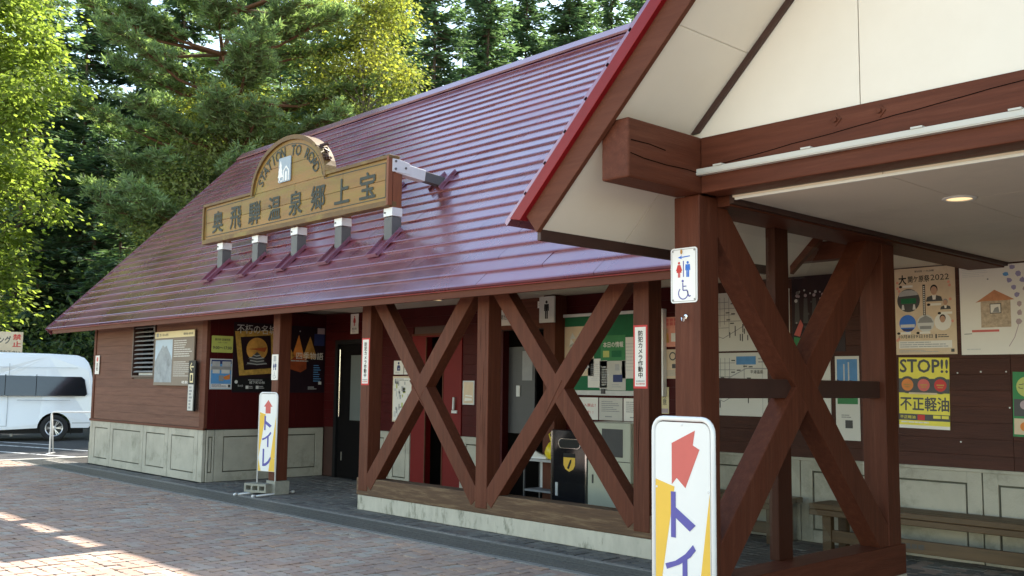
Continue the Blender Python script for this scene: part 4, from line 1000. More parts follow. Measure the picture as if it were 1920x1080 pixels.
for (nm, lab, x, y, ww, hh, m_) in (('map_sheet', 'pale mottled map sheet in the left of the green board', -8.94, 1.68, .52, .63, 'paper_warm'), ('sheet', 'white sheet with a torn lower edge low on the green board', -8.52, 1.535, .32, .36, 'paper'),
                                    ('leaflet', 'leaflet with two small pictures under the green heading on the board', -8.32, 1.505, .42, .36, 'paper_grey'), ('sheet', 'big blank white sheet at the right of the green board', -7.96, 1.65, .40, .50, 'paper')):
    s = P(nm, lab, 'notice', (x, BY-.036, y), XA, FR, ww, hh, m_, t=.003, group='sheets on the green board')
    g = random.Random(int(x*100))
    if nm == 'map_sheet':
        for k in range(22):
            a, c = g.uniform(.02, .42), g.uniform(.02, .5); s.poly('print', g.choice(['midgrey', 'lightgrey', 'lime', 'paper']), [(a, c), (a+g.uniform(.03, .1), c+g.uniform(-.02, .03)), (a+g.uniform(.02, .08), c+g.uniform(.03, .1))], 1)
    elif nm == 'leaflet':
        s.rect('print', 'midgrey', .25, .24, .32, .32).rect('print', 'navy', .22, .10, .37, .19).lines('lettering', 'lightgrey', .03, .05, .16, .30, 8).lines('lettering', 'midgrey', .2, .03, .38, .08, 2)
    else: s.lines('lettering', 'lightgrey', .05, .08, ww-.05, hh-.06, 9, frac=.25)
    s.done()
s = P('heading_card', 'green card with pale heading in the middle of the board', 'notice', (-8.30, BY-.041, 1.87), XA, FR, .40, .31, 'green_print', t=.003, group='sheets on the green board')
s.text('lettering', 'paper', '本日の情報', .04, .16, .37, .23, bold=.02).rect('print', 'lime', .04, .04, .14, .12).rect('print', 'green', .18, .04, .34, .12).done()
for k, (x, ww, lab) in enumerate(((-8.80, .42, 'white sheet with red writing under the green board'), (-8.36, .38, 'grey sheet of small print in a plastic sleeve under the green board'), (-7.96, .40, 'third white sheet half hidden by the post under the green board'))):
    s = P('notice', lab, 'notice', (x, BY, 1.135), XA, FR, ww, .275, 'paper' if k != 1 else 'paper_grey', t=.004, group='sheets under the green board')
    if k == 0: s.text('lettering', 'red', '立入禁止！', .12, .16, .38, .20).text('lettering', 'red', '注意！！', .18, .07, .34, .11)
    else: s.lines('lettering', 'grey', .04, .10, ww-.04, .24, 6, frac=.4, seed=k).lines('lettering', 'grey', .1, .03, ww-.1, .06, 1, seed=k)
    s.done()
s = P('poster', 'orange and pink poster with a small figure left of the front post', 'poster', (-7.46, BY, 2.02), XA, FR, .40, .35, 'pink', t=.004)
for i in range(6):
    for j in range(2): s.rect('print', 'coral', .02+i*.062, .25+j*.045, .07+i*.062, .288+j*.045)
s.disc('print', 'skin', .16, .19, .03, z=2).poly('print', 'moon', [(.12, .05), (.20, .05), (.19, .16), (.13, .16)], 2).rect('print', 'paper', .23, .06, .38, .16, 2).done()
s = P('poster', 'white poster with a round badge and small code square left of the front post', 'poster', (-7.46, BY, 1.65), XA, FR, .40, .34, 'paper_warm', t=.004)
s.disc('print', 'charcoal', .25, .26, .05).disc('print', 'paper_warm', .25, .26, .035, z=2).rect('print', 'charcoal', .24, .12, .31, .17).lines('lettering', 'midgrey', .14, .03, .38, .10, 3).done()
s = P('poster', 'narrow yellow notice low on the wall left of the front post', 'poster', (-7.46, BY, 1.24), XA, FR, .19, .31, 'cream_print', t=.004)
s.text('lettering', 'charcoal', '注意', .10, .10, .16, .25, vertical=True).rect('print', 'mauve', .01, .01, .18, .06).done()
# --- big map seen through the side frame
mp_ = None
for lab, x0, z0, ww, hh, sd_ in (('upper white street map board seen through the porch bracing', -6.95, 1.955, 1.29, .65, 1), ('lower white street map board seen through the porch bracing', -6.95, 1.245, 1.75, .69, 2)):
    s = P('street_map', lab, 'map', (x0, BY, z0), XA, FR, ww, hh, 'paper', t=.008)
    g = random.Random(sd_)
    for k in range(9):
        x = .05+k*.06; s.line('print', 'grey', [(x, hh*.35+g.uniform(-.05, .1)), (x, hh*.92)], .006)
    for k in range(5): s.line('print', 'grey', [(.03, hh*(.4+.11*k)), (.62+g.uniform(-.1, .1), hh*(.4+.11*k))], .006)
    s.line('print', 'grey', [(.08, hh*.40), (.45, hh*.22), (.72, hh*.42), (.72, hh*.9)], .007).line('print', 'midgrey', [(.95, .03), (.95, hh*.98)], .005)
    for k in range(16):
        x, y = g.uniform(.35, ww-.1), g.uniform(.08, hh*.35); s.rect('lettering', 'charcoal', x, y, x+.012, y+g.uniform(.04, .12), 2)
    for k in range(12):
        x, y = g.uniform(.3, .8), g.uniform(hh*.45, hh*.9); s.rect('lettering', 'charcoal', x, y, x+.05, y+.012, 2)
    if sd_ == 2:
        s.rect('print', 'skyblue', .62, .56, .87, .65, 2).text('lettering', 'charcoal', '平湯温泉', .80, .46, .96, .50, 2).line('print', 'midgrey', [(.4, .36), (.75, .52), (1.5, .50)], .012).lines('lettering', 'midgrey', .9, .57, 1.1, .64, 2)
        for (a, c) in ((1.35, .5), (1.5, .2)): s.line('print', 'midgrey', [(a, c), (a+.2, c+.1)], .008)
    else: s.text('lettering', 'charcoal', '4', .80, .28, .83, .34, 2)
    s.done()
s = P('poster', 'dark poster of small performers seen through the porch bracing', 'poster', (-5.63, BY, 1.93), XA, FR, .60, .79, 'night', t=.004)
g = random.Random(8)
for k in range(22):
    x, y = g.uniform(.03, .55), g.uniform(.25, .66); s.disc('print', g.choice(['midgrey', 'lightgrey', 'charcoal', 'mauve', 'grey']), x, y, g.uniform(.008, .02), n=8, z=2)
for k in range(5):
    x = .06+k*.1; s.poly('print', 'charcoal', [(x-.03, .30), (x+.03, .30), (x+.02, .56), (x-.02, .56)], 1).disc('print', 'mauve', x, .59, .018, n=10, z=2)
s.poly('print', 'coral', [(.02, .18), (.10, .34), (.13, .28), (.09, .16)], 3).poly('print', 'green_print', [(.02, .02), (.02, .16), (.14, .14), (.1, .02)], 3).done()
s = P('poster', 'tall pale poster with a blue tower photograph right of the map', 'poster', (-5.15, BY, 1.04), XA, FR, .26, .84, 'paper', t=.004)
s.rect('photograph', 'skyblue', .02, .50, .24, .81).rect('photograph', 'lightgrey', .09, .50, .105, .76, 2).rect('photograph', 'lightgrey', .14, .50, .155, .78, 2).poly('photograph', 'navy', [(.02, .50), (.24, .50), (.24, .58), (.16, .60), (.10, .57), (.02, .61)], 2).rect('photograph', 'green_print', .02, .36, .24, .49)
s.rect('print', 'charcoal', .10, .12, .18, .20).lines('lettering', 'grey', .06, .22, .20, .26, 2).done()
s = P('poster', 'small brown backed sheet beside the tall tower poster', 'poster', (-5.42, BY, 1.2), XA, FR, .22, .62, 'grey', t=.004); s.rect('print', 'paper', .02, .3, .2, .6).lines('lettering', 'grey', .03, .03, .19, .26, 7, z=2).done()
# --- porch posters
s = P('poster', 'tan festival poster with round photographs and the year 2022', 'poster', (-4.50, BY, 1.885), XA, FR, .585, .83, 'paper_warm', t=.004)
s.text('lettering', 'black', '大', .04, .675, .12, .77, bold=.035).text('lettering', 'black', '関ケ原祭', .135, .69, .345, .755, bold=.02).text('lettering', 'black', '2022', .355, .70, .53, .755, bold=.0)
s.text('lettering', 'charcoal', '第25回 一大決戦', .20, .785, .39, .805)
s.disc('photograph', 'charcoal', .135, .52, .112, n=30).poly('photograph', 'midgrey', [(.04, .56), (.23, .57), (.22, .60), (.17, .62), (.10, .62), (.05, .60)], 2).rect('photograph', 'green', .06, .49, .21, .54, 2)
for x in (.08, .19): s.poly('photograph', 'lightgrey', [(x-.015, .43), (x+.015, .43), (x+.008, .48), (x-.008, .48)], 3)
s.disc('photograph', 'blue', .12, .30, .082, n=26).rect('photograph', 'lightgrey', .05, .26, .19, .29, 2).poly('photograph', 'navy', [(.06, .25), (.18, .25), (.16, .225), (.08, .225)], 2)
s.disc('photograph', 'lightgrey', .295, .295, .082, n=26).poly('photograph', 'grey', [(.22, .30), (.37, .30), (.35, .34), (.30, .37), (.24, .34)], 2).rect('photograph', 'grey', .24, .24, .35, .27, 2)
s.rect('print', 'black', .275, .37, .30, .665)
for k in range(15): s.rect('lettering', 'paper', .281, .38+k*.0185, .294, .391+k*.0185, 2)
def bust(x, y, h, hair='black', suit='charcoal', disc=None):
    if disc: s.disc('portrait', disc, x, y+h*.45, h*.62, n=24)
    s.poly('portrait', suit, [(x-h*.5, y), (x+h*.5, y), (x+h*.42, y+h*.26), (x+h*.13, y+h*.36), (x-h*.13, y+h*.36), (x-h*.42, y+h*.26)], 2)
    s.poly('portrait', 'paper', [(x-h*.08, y+h*.1), (x+h*.08, y+h*.1), (x+h*.12, y+h*.36), (x-h*.12, y+h*.36)], 3)
    s.disc('portrait', hair, x, y+h*.72, h*.22, h*.27, z=3, n=18).disc('portrait', 'skin', x, y+h*.64, h*.19, h*.25, z=4, n=18)
bust(.385, .50, .16); bust(.49, .42, .10, 'grey'); bust(.46, .245, .13, 'black', 'paper', 'paper')
for (x, y) in ((.06, .655), (.33, .47), (.43, .385), (.03, .205), (.22, .205)): s.disc('print', 'black', x, y, .016, .012, z=2, n=12).rect('print', 'paper', x+.018, y-.01, x+.12, y+.012, 2)
s.text('lettering', 'charcoal', '10月8日9日10日', .03, .155, .36, .19, bold=.02).rect('print', 'charcoal', .385, .15, .40, .19).lines('lettering', 'charcoal', .41, .155, .55, .19, 2)
s.rect('print', 'paper', .03, .06, .54, .13).lines('lettering', 'midgrey', .04, .065, .53, .125, 3, z=2).lines('lettering', 'midgrey', .03, .02, .45, .045, 2).rect('print', 'charcoal', .53, .02, .56, .05)
g = random.Random(3)
for k in range(10):
    x, y = g.choice([g.uniform(.01, .05), g.uniform(.5, .56)]), g.uniform(.05, .7); s.disc('print', 'pink', x, y, .014, n=6)
s.done()
s = P('poster', 'yellow and black warning poster headed STOP', 'poster', (-4.49, BY, 1.19), XA, FR, .485, .67, 'lemon', t=.004, roll=R(-1))
s.text('lettering', 'charcoal', 'STOP!!', .01, .525, .475, .655, bold=.03)
s.rect('print', 'charcoal', 0.0, .335, .485, .47)
for k, c in enumerate(('orange', 'coral', 'red')):
    s.disc('print', 'charcoal', .085+k*.158, .41, .082, z=2, n=24).disc('print', c, .085+k*.158, .41, .058, z=3, n=24).rect('lettering', 'moon', .05+k*.158, .405, .12+k*.158, .418, 4).rect('lettering', 'moon', .06+k*.158, .385, .11+k*.158, .395, 4)
s.rect('print', 'paper_warm', .10, .322, .37, .338, 5).text('lettering', 'charcoal', '不正軽油', .01, .165, .48, .30, bold=.03).rect('print', 'charcoal', 0, .075, .485, .135).text('lettering', 'lemon', '不正軽油', .01, .09, .16, .12, 2).rect('print', 'red', .18, .08, .25, .13, 2)
s.rect('print', 'lemon', .33, .10, .40, .128, 2).rect('print', 'lemon', .41, .10, .475, .128, 2).lines('lettering', 'paper', .02, .045, .46, .07, 1).rect('print', 'paper', 0, 0, .485, .03).done()
s = P('poster', 'large white poster with a drawn brick hut and floating leaves', 'poster', (-3.875, BY, 1.875), XA, FR, .64, .81, 'paper', t=.004)
s.lines('lettering', 'lightgrey', .03, .71, .27, .79, 5, frac=.25).disc('print', 'grey', .255, .685, .008)
s.poly('drawing', 'roofdraw', [(.14, .475), (.31, .585), (.48, .49), (.42, .485), (.20, .485)]).rect('drawing', 'hutdraw', .185, .245, .445, .485, 1).rect('drawing', 'charcoal', .265, .37, .365, .46, 2).rect('drawing', 'paper', .272, .377, .358, .453, 3).poly('drawing', 'grey', [(.29, .38), (.35, .38), (.34, .43), (.31, .42)], 4)
s.line('drawing', 'hutdraw', [(.385, .25), (.385, .485)], .006, 3).rect('print', 'coral', .10, .205, .34, .225)
g = random.Random(11)
for k, (x, y, c) in enumerate(((.47, .78, 'lilac'), (.41, .72, 'skyblue'), (.52, .72, 'lilac'), (.44, .66, 'lilac'), (.55, .66, 'lilac'), (.48, .60, 'lilac'), (.58, .58, 'mauve'), (.50, .53, 'lilac'), (.60, .50, 'mauve'), (.52, .45, 'mauve'), (.585, .43, 'lilac'), (.52, .37, 'mauve'), (.59, .35, 'mauve'), (.51, .29, 'mauve'))):
    r_ = .026; a0 = g.uniform(0, 6)
    s.poly('drawing', c, [(x+r_*g.uniform(.7, 1.2)*math.cos(a0+q*1.047), y+r_*g.uniform(.7, 1.2)*math.sin(a0+q*1.047)) for q in range(6)], 2)
s.line('drawing', 'mauve', [(.51, .27), (.47, .15), (.42, .07)], .006).line('drawing', 'lilac', [(.59, .33), (.57, .2)], .006).line('print', 'charcoal', [(.55, .19), (.63, .185)], .005).line('print', 'charcoal', [(.03, .19), (.10, .192)], .005).disc('print', 'charcoal', .62, .08, .025, n=12).disc('print', 'paper', .62, .08, .016, n=12, z=2)
s.lines('lettering', 'lightgrey', .05, .04, .26, .06, 1).done()
s = P('poster', 'green poster with round pictures at the right edge of the porch wall', 'poster', (-3.45, BY, 1.15), XA, FR, .40, .57, 'green_print', t=.004, roll=R(-1.5))
s.disc('print', 'lime', .12, .44, .09).text('lettering', 'charcoal', 'ご案内', .05, .42, .2, .47, 2).rect('print', 'charcoal', .01, .18, .2, .33).disc('print', 'mauve', .1, .28, .04, z=2).rect('print', 'paper_warm', .01, .02, .38, .16).disc('print', 'orange', .1, .09, .04, z=2).done()
for x, zz, lab in ((-3.92, 1.71, 'leftmost of three white pins in a row under the white hut poster'), (-3.71, 1.72, 'middle one of three white pins in a row under the white hut poster'), (-3.49, 1.72, 'rightmost of three white pins in a row under the white hut poster'), (-3.47, 1.4, 'white pin halfway down the planks beside the green poster'), (-3.91, 1.08, 'lowest white pin in the porch planks, right of the yellow warning poster')):
    o = MB().lathe([(0, .009), (.007, .006), (.008, 0)], 8).build('drawing_pin', 'white', None); o.location = (x, BY-.0005, zz); o.rotation_euler = (R(90), 0, 0)
    tag(o, lab, 'pin', 'loose pins in the porch wall')
# --- stickers on posts and the small post plate
for xc, lab in ((PXC[1], 'red bordered camera warning strip on the left front post'), (PXC[3], 'red bordered camera warning strip on the post beside the porch')):
    s = P('warning_strip', lab, 'sign', (xc-.078 if xc < -8 else xc-.085, 7.13, 1.535), XA, FR, .165, .585, 'red', t=.004, group='camera warning strips')
    s.rect('print', 'paper', .018, .02, .147, .567).text('lettering', 'black', '防犯カメラ作動中', .055, .095, .115, .535, 2, bold=.03, vertical=True).text('lettering', 'coral', '高山警察署', .03, .035, .135, .052, 2).text('lettering', 'grey', '奥飛騨温泉郷', .03, .06, .135, .075, 2).done()
s = P('pictogram_plate', 'narrow white toilet plate on the lone post behind the small sign', 'sign', (-12.66, 7.13, 1.59), XA, FR, .175, .36, 'paper', t=.008, radius=.012)
s.rect('print', 'midgrey', .05, .26, .125, .34); pic_person(s, 'pictogram', 'navy', .065, .14, .11, True); pic_person(s, 'pictogram', 'navy', .115, .14, .11); pic_wheelchair(s, 'pictogram', 'grey', .085, .02, .10); s.done()
s = P('pictogram_plate', 'white plate with arrow and toilet figures on the front porch post', 'sign', (-3.768, YF0, 2.06), XA, FR, .197, .335, 'white_gloss', t=.006, radius=.018)
rr_ = rrect(.009, .009, .188, .326, .013)
s.line('print', 'grey', rr_+[rr_[0]], .003)
pic_person(s, 'pictogram', 'red', .063, .155, .098, True); pic_person(s, 'pictogram', 'blue', .128, .155, .098); s.rect('pictogram', 'violet', .093, .157, .099, .255); pic_wheelchair(s, 'pictogram', 'violet', .098, .022, .118)
s.poly('pictogram', 'blue', [(.055, .277), (.088, .265), (.080, .274), (.145, .279), (.145, .285), (.080, .281), (.086, .290)])
for a, c in ((.018, .018), (.179, .018), (.018, .317), (.179, .317)): s.disc('screw', 'grey', a, c, .006, z=3, n=10)
s.disc('rust_mark', 'moon', .082, .312, .008, .016, z=3, n=8)
s.done()
o = MB().tube([(0, 0, 0), (0, -.02, .002), (.012, -.03, -.01), (.008, -.03, -.028), (-.008, -.03, -.026), (-.012, -.028, -.006)], .004, 6).lathe([(0, .006), (.014, .004), (.015, 0)], 10, lambda x, y, z: (x, -z, y)).build('screw_hook', 'chrome', None)
o.location = (-3.66, YF0-.001, 1.975); tag(o, 'small bright metal hook below the plate on the porch post', 'hook')

# ================================================================== STANDING SIGNS
def stand_sign(loc, rz, label, lean):
    t = empty('standing_sign', loc, label, 'sign', 'standing toilet signs', rz=rz)
    hw, H, r = .178, 1.41, .0115
    arc = lambda cx, cz, r_, a0, a1: [(cx+r_*math.cos(R(a0+(a1-a0)*k/5)), 0, cz+r_*math.sin(R(a0+(a1-a0)*k/5))) for k in range(6)]
    MB().tube([(-hw, 0, .02)] + arc(-hw+.06, H-.06, .06, 180, 90) + arc(hw-.06, H-.06, .06, 90, 0) + [(hw, 0, .02)], r, 10).build('frame', 'white_gloss', t, smooth=True)
    for x in (-hw, hw):
        MB().tube([(x, -.36, .014), (x, .32, .014)], .013, 8).build('foot', 'white_gloss', t, smooth=True)
        for y, q in ((-.36, -1), (.32, 1)):
            MB().tube([(x, y, .016), (x, y+q*.045, .017), (x, y+q*.06, .014)], [.019, .020, .008], 10).build('end_cap', 'white', t, smooth=True)
    z0, z1, x1 = .315, H-.016, hw-.014
    pts = [(-x1, z0), (x1, z0)] + [(p[0], p[2]) for p in arc(x1-.045, z1-.045, .045, 0, 90)] + [(p[0], p[2]) for p in arc(-x1+.045, z1-.045, .045, 90, 180)]
    pan = MB().prism(pts, lambda u, v, d: (u, d, v), -.006, .006).build('panel', 'white', t)
    def pr(polys, m, nm, k=1):
        b = MB()
        for q in polys: b.prism(q, lambda u, v, d: (u, d, v), -.0062-.001*k, -.0062-.001*(k-1))
        b.build(nm, m, pan)
    pr([[(-x1+.002, .50), (-.045, 1.108), (-x1+.002, 1.135)], [(.045, z0+.003), (x1-.002, z0+.003), (x1-.002, 1.09)], [(-x1+.002, z0+.003), (-.11, z0+.003), (-x1+.002, .49)]], 'yellow', 'yellow_field')
    if lean: pr([[(-.061, 1.30), (.079, 1.361), (.066, 1.296), (.105, 1.279), (.021, 1.107), (-.031, 1.148), (-.061, 1.118)][::-1]], 'coral', 'arrow')
    else: pr([[(-.05, 1.12), (.05, 1.12), (.05, 1.215), (.085, 1.215), (0, 1.31), (-.085, 1.215), (-.05, 1.215)]], 'coral', 'arrow')
    pr([[(-.066, .885), (-.038, .885), (-.038, 1.086), (-.066, 1.086)], [(-.038, .972), (.046, .922), (.080, .951), (-.038, 1.018)]], 'violet', 'letter', 2)
    pr([[(-.092, .742), (-.015, .772), (.050, .812), (.080, .845), (.064, .866), (.02, .822), (-.04, .785), (-.102, .765)], [(.002, .652), (.030, .652), (.030, .80), (.002, .783)]], 'violet', 'letter', 2)
    pr([[(-.080, .385), (-.05, .385), (-.05, .625), (-.080, .625)], [(-.0499, .385), (-.01, .392), (.05, .432), (.092, .50), (.072, .518), (.03, .462), (-.02, .428), (-.0499, .422)]], 'violet', 'letter', 2)
    bb = MB()
    for x, z in ((-x1+.01, 1.10), (x1-.01, 1.10), (-x1+.01, .5), (x1-.01, .5), (0, z1-.012)): bb.lathe([(0, .0035), (.005, .003), (.006, 0)], 8, lambda a, c, d: (x+a, -.006-d, z+c))
    bb.build('rivet', 'steel', pan)
    return t
stand_sign((-2.745, 3.60, 0), R(-6), 'near toilet sign with a red arrow leaning up left, in front of the porch post', True)
stand_sign((-12.64, 7.085, 0), R(14), 'far toilet sign with a straight red arrow, weighed down by a concrete block', False)

# hollow concrete blocks
def hollow_block(name, label, loc, rz, rot=None, group=None):
    b = MB(); Lx, Ly, Lz = .39, .19, .12
    # holes run along y
    xs = [-.195, -.165, -.075, -.045, .045, .075, .165, .195]
    zs_ = [0, .03, .09, .12]
    for i in range(7):
        for j in range(3):
            if i in (1, 3, 5) and j == 1: continue
            b.box(xs[i], xs[i+1], -.095, .095, zs_[j], zs_[j+1])
    o = b.build(name, 'block', None)
    o.location = loc; o.rotation_euler = rot or (0, 0, rz)
    return tag(o, label, 'block', group)
hollow_block('concrete_block', 'hollow concrete block lying across the feet of the far toilet sign', (-12.70, 7.02, .03), R(20))
hollow_block('concrete_block', 'hollow concrete block standing on end at the far corner of the building', (-19.60, 7.20, .195), 0, (0, R(90), R(48)))

# ================================================================== UNDER THE ROOF: bins, cabinet, shelf, benches
t = empty('recycling_bin', (-8.40, 8.98, 0), 'glossy black bin with a wide slot and a yellow shield sticker', 'bin')
MB().box(-.30, .30, -.20, .24, .03, 1.02).build('body', 'gloss_black', t, .012)
MB().box(-.28, .28, -.18, .22, 0, .03).build('foot_plinth', 'black', t)
MB().prism(rrect(-.17, .80, .19, .91, .05), lambda u, v, d: (u, d, v), -.204, -.2005).build('slot', 'black', t)
MB().tube([(p[0], -.206, p[1]) for p in rrect(-.17, .80, .19, .91, .05)] + [(.14, -.206, .80)], .007, 6).build('slot_rim', 'chrome', t)
for x in (-.285, .285): MB().box(x-.012, x+.012, -.212, -.2005, .05, 1.0).build('edge_strip', 'chrome', t)
MB().prism([(-.09, .69), (.10, .69), (.10, .60), (.07, .55), (.005, .52), (-.06, .55), (-.09, .60)], lambda u, v, d: (u, d, v), -.2035, -.2005).build('sticker', 'yellow', t)
MB().box(-.09, .10, -.2045, -.2036, .69, .74).build('sticker_band', 'black', t)
MB().prism([(-.03, .56), (.0, .55), (.04, .63), (.045, .67), (.02, .66)], lambda u, v, d: (u, d, v), -.2045, -.2036).build('sticker_figure', 'black', t)
MB().box(-.225, -.185, -.206, -.2005, .22, .38).build('latch', 'lightgrey', t)
t = empty('cabinet', (-7.74, 8.97, 0), 'pale green enamel cabinet with a dark window beside the black bin', 'cabinet')
MB().box(-.33, .33, -.22, .26, 0, 1.13).build('body', 'machine', t, .012)
MB().box(-.10, .22, -.226, -.2205, .74, 1.06).build('window', 'charcoal', t, .004)
MB().box(-.33, .33, -.224, -.2205, .685, .693).build('door_gap', 'black', t); MB().box(-.25, -.235, -.232, -.2205, .42, .52).build('handle', 'charcoal', t)
t = empty('low_shelf', (-9.02, 9.0, 0), 'low grey shelf with a lower board left of the black bin', 'shelf')
MB().box(-.26, .26, -.16, .17, .60, .63).build('top_board', 'midgrey', t, .004); MB().box(-.26, .26, -.14, .17, .22, .245).build('lower_board', 'grey', t, .004)
for x in (-.25, .25):
    for y in (-.13, .15): MB().box(x-.012, x+.012, y-.012, y+.012, 0, .60).build('leg', 'charcoal', t)
MB().box(-.25, .25, .14, .155, .245, .60).build('back_panel', 'lightgrey', t)
t = empty('sneaker', (-9.07, 8.93, .632), 'white canvas sneaker with dark laces standing on the low shelf', 'shoe', rz=R(8))
b = MB()
secs = [(-.13, .030, .085), (-.09, .036, .10), (-.03, .036, .085), (.03, .037, .062), (.08, .040, .046), (.12, .034, .038), (.138, .012, .028)]
b.add([(x, y*wd_s, z) for x, wd_s, h in secs for y, z in ((-1, .018), (-1, h*.6), (-.55, h), (.55, h), (1, h*.6), (1, .018))], [(i*6+k, i*6+(k+1) % 6, (i+1)*6+(k+1) % 6, (i+1)*6+k) for i in range(6) for k in range(6)] + [(0, 1, 2, 3, 4, 5), (41, 40, 39, 38, 37, 36)])
b.build('upper', 'sneaker', t, .006)
MB().prism([(-.14, -.036), (-.05, -.042), (.06, -.046), (.13, -.036), (.148, 0), (.13, .036), (.06, .046), (-.05, .042), (-.14, .036)], lambda u, v, d: (u, v, d), 0, .022).build('sole', 'white', t, .004)
b = MB()
for k in range(5): b.box(-.03+k*.022, -.022+k*.022, -.03, .03, .088-k*.009, .092-k*.009)
b.build('laces', 'charcoal', t)
t = empty('shopping_bag', (-8.86, 8.97, .632), 'crumpled yellow plastic bag with tied handles on the low shelf', 'bag')
b = MB(); g = random.Random(2); nn = 14; prof_ = [(.06, 0), (.10, .03), (.12, .09), (.105, .15), (.06, .20), (.03, .22), (.045, .26), (.02, .30)]
b.add([(r_*(1+g.uniform(-.14, .14))*math.cos(2*math.pi*k/nn), r_*.75*(1+g.uniform(-.14, .14))*math.sin(2*math.pi*k/nn), z_) for r_, z_ in prof_ for k in range(nn)], [(i*nn+k, i*nn+(k+1) % nn, (i+1)*nn+(k+1) % nn, (i+1)*nn+k) for i in range(len(prof_)-1) for k in range(nn)])
b.build('sack', 'bag', t, smooth=True)
MB().tube([(.02, 0, .28), (.06, 0, .34), (.09, 0, .30), (.05, .01, .23)], .009, 6).tube([(-.01, 0, .28), (-.03, .01, .35), (-.07, 0, .31), (-.04, 0, .23)], .009, 6).build('handle', 'bag', t, smooth=True)

def bench(x0, x1, label):
    t = empty('bench', ((x0+x1)/2, 8.93, 0), label, 'bench', 'benches along the rear wall'); L = (x1-x0)/2
    for k in range(3):
        y = -.20+k*.135
        MB().box(-L, L, y, y+.128, .40, .455).build('seat_board', 'bench', t, .008)
    MB().box(-L, L, -.205, -.165, .345, .399).build('front_rail', 'bench', t, .006)
    MB().box(-L+.12, L-.12, -.15, -.115, .10, .215).build('lower_rail', 'bench', t, .006)
    for x in (-L+.16, L-.16):
        for y in (-.165, .13): MB().box(x-.045, x+.045, y, y+.07, 0, .398).build('leg', 'bench', t, .006)
    return t
bt = bench(-5.15, -2.95, 'golden wooden bench under the festival poster with writing on its rail')
v, f = text_geo('道の駅奥飛騨温泉郷', .02); mn, mx = v.min(0), v.max(0); b = MB()
b.add([(-.55+(a-mn[0])/(mx[0]-mn[0])*.55, -.1512-e, .135+(c-mn[1])/(mx[1]-mn[1])*.05) for a, c, e in v], f); b.build('lettering', 'charcoal', bt)
bench(-7.55, -5.45, 'golden wooden bench behind the porch bracing under the street map')
# ceiling lights (lit in the photograph)
for (x, y, z, lab) in ((-2.47, 5.95, 2.70, 'round warm downlight glowing in the porch ceiling'), (-10.72, 8.55, 2.724, 'warm ceiling light over the toilet entrances'), (-5.2, 8.0, 2.724, 'warm ceiling light above the street map')):
    t = empty('ceiling_light', (x, y, z), lab, 'light', 'lights in the ceilings')
    MB().lathe([(.075, -.001), (.098, -.001), (.10, -.008), (.085, -.014), (.075, -.012)], 24).build('rim', 'white', t, smooth=True)
    MB().lathe([(.0, -.006), (.0745, -.006), (.0745, -.001), (0, -.001)], 24).build('diffuser', 'glow', t)

# ================================================================== VAN
van = empty('parked_van', (0, 0, 0), 'white high roofed van with tinted windows parked beyond the building', 'van')
RWX = 4.40
def hwid(z): return .94 - (0 if z < 1.05 else (z-1.05)*.13 + max(0, z-1.9)*.25)
outline = []
def arch_pts(cx):
    return [(cx-.40*math.cos(math.pi*k/12), max(.26, .34+.40*math.sin(math.pi*k/12)), 0) for k in range(13)]
prof_v = [(.12, .26, 0)] + arch_pts(.95) + [(2.4, .26, 0)] + arch_pts(RWX) + [(5.22, .34, 0), (5.34, .45, 1), (5.36, .70, 1), (5.35, 1.05, 1), (5.31, 1.45, 1), (5.23, 1.88, 1), (5.16, 2.06, 1), (5.06, 2.18, 1), (4.88, 2.245, 1), (4.2, 2.275, 1), (3.0, 2.29, 1), (2.0, 2.27, 1), (1.6, 2.21, 1), (1.35, 2.08, 1), (.95, 1.65, 1), (.55, 1.20, 1), (.25, 1.08, 1), (.06, .92, 1), (.01, .68, 1), (.03, .42, 1)]
NPV = len(prof_v)
nrm = []
for i in range(NPV):
    a, c = prof_v[i-1], prof_v[(i+1) % NPV]; d = Vector((c[0]-a[0], c[1]-a[1])); d.normalize(); nrm.append(Vector((-d.y, d.x))*prof_v[i][2])
layers = []
rB = .075
for s_, lst in ((-1, (0, 22, 45, 68, 90)), (1, (90, 68, 45, 22, 0))):
    for a in lst:
        ins = rB*(1-math.sin(R(a))); 
        layers.append([(p[0]+nn_.x*ins, s_*(hwid(p[1]) - rB*(1-math.cos(R(a)))*(1 if p[2] else .0) if a < 91 else 0), p[1]+nn_.y*ins) for p, nn_ in zip(prof_v, nrm)])
# layer order: side face (a=0) inset most
layers = []
for s_, lst in ((-1, (0, 22, 45, 68, 90)), (1, (90, 68, 45, 22, 0))):
    for a in lst:
        ins = rB*(1-math.sin(R(a))); yy = rB*(1-math.cos(R(a)))
        layers.append([(p[0]+nn_.x*ins, s_*(hwid(p[1])-yy), p[1]+nn_.y*ins) for p, nn_ in zip(prof_v, nrm)])
b = MB(); vs = [q for l_ in layers for q in l_]; fs = []
for i in range(len(layers)-1):
    for k in range(NPV): fs.append((i*NPV+k, (i+1)*NPV+k, (i+1)*NPV+(k+1) % NPV, i*NPV+(k+1) % NPV))
fs.append(tuple(range(NPV))); fs.append(tuple(range((len(layers)-1)*NPV+NPV-1, (len(layers)-1)*NPV-1, -1)))
b.add(vs, fs); me = b.mesh('body')
body = link('body', me, 'van', van); 
for p in me.polygons: p.use_smooth = len(p.vertices) == 4 and p.center.z > .5
MB().box(.3, 5.1, -.80, .80, .20, .45).build('underbody', 'black', van)
def side_poly(pts, name, m, off, s_, parent=van, t=.012):
    return MB().prism(pts if s_ < 0 else pts[::-1], lambda u, v, d: (u, s_*(hwid(v)+d), v), off-t, off).build(name, m, parent)
def rpoly(x0, z0, x1, z1, r=.05): return rrect(x0, z0, x1, z1, r)
